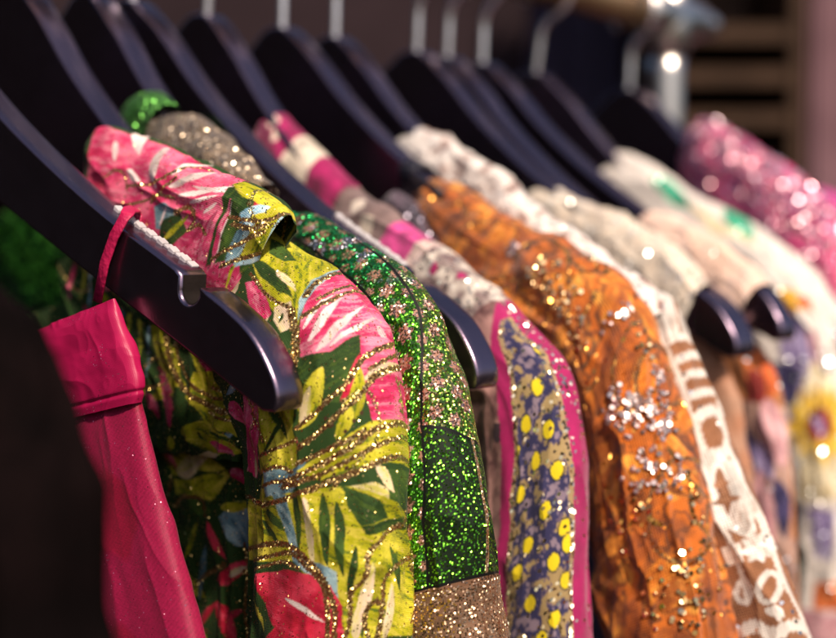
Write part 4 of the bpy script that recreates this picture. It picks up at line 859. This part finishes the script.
# white patterned tunic
def pattern(U,V):
    n=U.shape; col=np.ones(n+(3,))*np.array((.78,.72,.68)); g=np.zeros(n+(4,)); g[...,:3]=.9; g[...,3]=.05
    cv=Canvas(U,V,(.76,.67,.61),73); cv.c*=(1+.3*fbm(U*2,V*2,71,3))[...,None]; cv.motifs(MOTIFS['pattern_sleeve'])
    return cv.c,g
tn=garment('pattern_sleeve','patterned_tunic','white tunic with green patches on its shoulder and a bright flower print sleeve with sunflower','tunic')
_,TP,TN_,TU,TV=piece('pattern_sleeve',420,360,tn,M_soft,pattern,'sleeve',(.2,.5,.3),2.3,51)
sequins('beads',TP,TN_,TU,TV,[(-3.6,18.8,.5,.8,6),(-4.6,23.6,.4,1.8,9),(-2.6,16.5,.8,.8,6),(-1.2,19,1.0,3,14),(-3,28,1.2,2,10)],sequin_mat('pearl_bead',(.75,.85,.95),(.98,.9,.85),.3),tn,R,(.12,.17))
# pink sequined garment
def pinkseq(U,V):
    n=fbm(U*1.8,V*1.8,81,4)[...,None]; k=np.clip(.5+n*4,0,1); col=np.array((.82,.15,.26))*(1-k)+np.array((.70,.04,.22))*k
    g=np.zeros(U.shape+(4,)); g[...,:3]=(.95,.60,.66); g[...,3]=.5; return col,g
ps=garment('sequin_shoulder','pink_sequin_top','pink sequined top glittering at the far end of the rail','top')
_,PP,PN,PU,PV=piece('sequin_shoulder',260,260,ps,cloth('pink_sequin',.6,.3,8,.5,5,.8,.32),pinkseq,'shoulder',(.2,.6,.6),2.3,61)
sequins('sequins',PP,PN,PU,PV,[(-1.6,3.5,2.5,3.5,330),(-1.4,8.5,2.5,4,330),(-1.2,13,2.5,3,160)],sequin_mat('rose_sequin',(.92,.40,.52),(.95,.75,.85),.3),ps,R,(.12,.20))
mg=garment('magenta_sleeve','magenta_top','plain bright magenta top at the right edge behind the pink sequins','top')
piece('magenta_sleeve',140,140,mg,M_soft,flat((.62,.06,.30),.1,91,1,(.58,.05,.34)),'sleeve',(.2,.5,.3),2.3,62)
# dark coat in front
dc=garment('dark_coat','dark_coat','dark brown coat shoulder, blurred, in the lower left foreground','coat')
piece('dark_coat',260,260,dc,cloth('dark_wool',.95,0,8,.3,8,.5,.4,.02),flat((.0035,.0022,.0023),.3,92,.8,(.005,.0027,.0028)),'shoulder',(.12,.3,.3),2.3,63)
# pink dress
def satin(U,V):
    n=fbm(U*.9,V*1.2,95,3)[...,None]; col=np.array((.37,.004,.062))*(1+n*.3)
    g=np.zeros(U.shape+(4,)); g[...,:3]=(.95,.45,.60); g[...,3]=np.clip(.0+.35*fbm(U*.8,V*1.0,96,3),0,.10); return col,g
def chiffon(U,V):
    n=fbm(U*.55,V*.5,97,2)[...,None]; k=np.clip((n-.03)*12,0,1); col=np.array((.28,.005,.044))*(1-k)+np.array((.24,.003,.026))*k; col=col*(1+.5*fbm(U*26,V*26,98,2)+.10*np.sin((U*.8+V)*44+3*fbm(U*3,V*3,99)))[...,None]; col[...,0]*=.92
    g=np.zeros(U.shape+(4,)); g[...,:3]=(.9,.35,.5); g[...,3]=(.010*(1-k[...,0])); return col,g
dr=garment('dress_bodice','pink_dress','fuchsia pink satin dress hanging by its thin strap from the nearest hanger','dress')
def bodfold(U,V):
    return .05*np.sin(V*4.2+U*.9+.8)*np.clip(1-np.abs(V-1.4)/1.5,0,1)+crease(U,V,.8,.6,.035,7)-.05*np.exp(-((V-3.0)/.07)**2)
piece('dress_bodice',240,420,dr,cloth('fuchsia_satin',.46,0,22,.10,30,.5,.4,.45),satin,'bodice',(.05,.5,.7),3.4,71,cr=.02,fold=bodfold)
piece('dress_skirt',460,420,dr,cloth('fuchsia_chiffon',.5,.05,30,.22,30,.6,.4,.3),chiffon,'skirt',(.14,.35,.12),3,72,cr=.06)
fr=[(x,-.66-.05*i,z) for i,(x,z) in enumerate(STRAP_FRONT)]; bk=[(x,.64,z) for x,z in STRAP_BACK]
(a,b),(c,d)=STRAP_FRONT[0],STRAP_BACK[0]
from_bm('strap',ribbon(bk[::-1]+[(c,.58,d+.10),(c*.7+a*.3,.3,d*.7+b*.3+.19),(c*.35+a*.65,-.2,d*.35+b*.65+.19),(a,-.56,b+.10)]+fr,.40,.07,(.90,0,-.43)),cloth_plain,dr)

# ---------- camera, light ----------
cam=bpy.data.cameras.new('camera'); co=bpy.data.objects.new('camera',cam); COL.objects.link(co); scene.camera=co
co.location=(0,0,EYE); co.rotation_euler=(math.radians(90)-math.atan(63/1161),0,0)
cam.lens=50; cam.sensor_width=36; cam.clip_start=.02; cam.clip_end=100
cam.dof.use_dof=True; cam.dof.focus_distance=.35; cam.dof.aperture_fstop=5.0; cam.dof.aperture_blades=0
w=bpy.data.worlds.new('World'); scene.world=w; w.use_nodes=True; nt=w.node_tree
sky=nt.nodes.new('ShaderNodeTexSky'); sky.sky_type='NISHITA'; sky.sun_disc=False
D=np.array((.36,-.70,.80)); D/=np.linalg.norm(D)   # towards the sun
el=math.asin(D[2]); az=math.atan2(D[0],D[1]); sky.sun_elevation=el; sky.sun_rotation=az
nt.links.new(sky.outputs[0],nt.nodes['Background'].inputs[0]); nt.nodes['Background'].inputs[1].default_value=.095; sky.ozone_density=2.0; sky.dust_density=3.0
sl=bpy.data.lights.new('sun','SUN'); so=bpy.data.objects.new('sun',sl); COL.objects.link(so); sl.energy=5.0; sl.angle=math.radians(4); sl.color=(1,.85,.68)
from mathutils import Vector
so.rotation_euler=Vector(D).to_track_quat('Z','Y').to_euler(); so.location=(2,-1,4)
scene.view_settings.view_transform='Standard'; scene.view_settings.look='None'; scene.view_settings.exposure=.18; scene.view_settings.gamma=1
scene.render.engine='CYCLES'; scene.cycles.use_denoising=True; scene.cycles.sample_clamp_indirect=6; scene.cycles.max_bounces=8
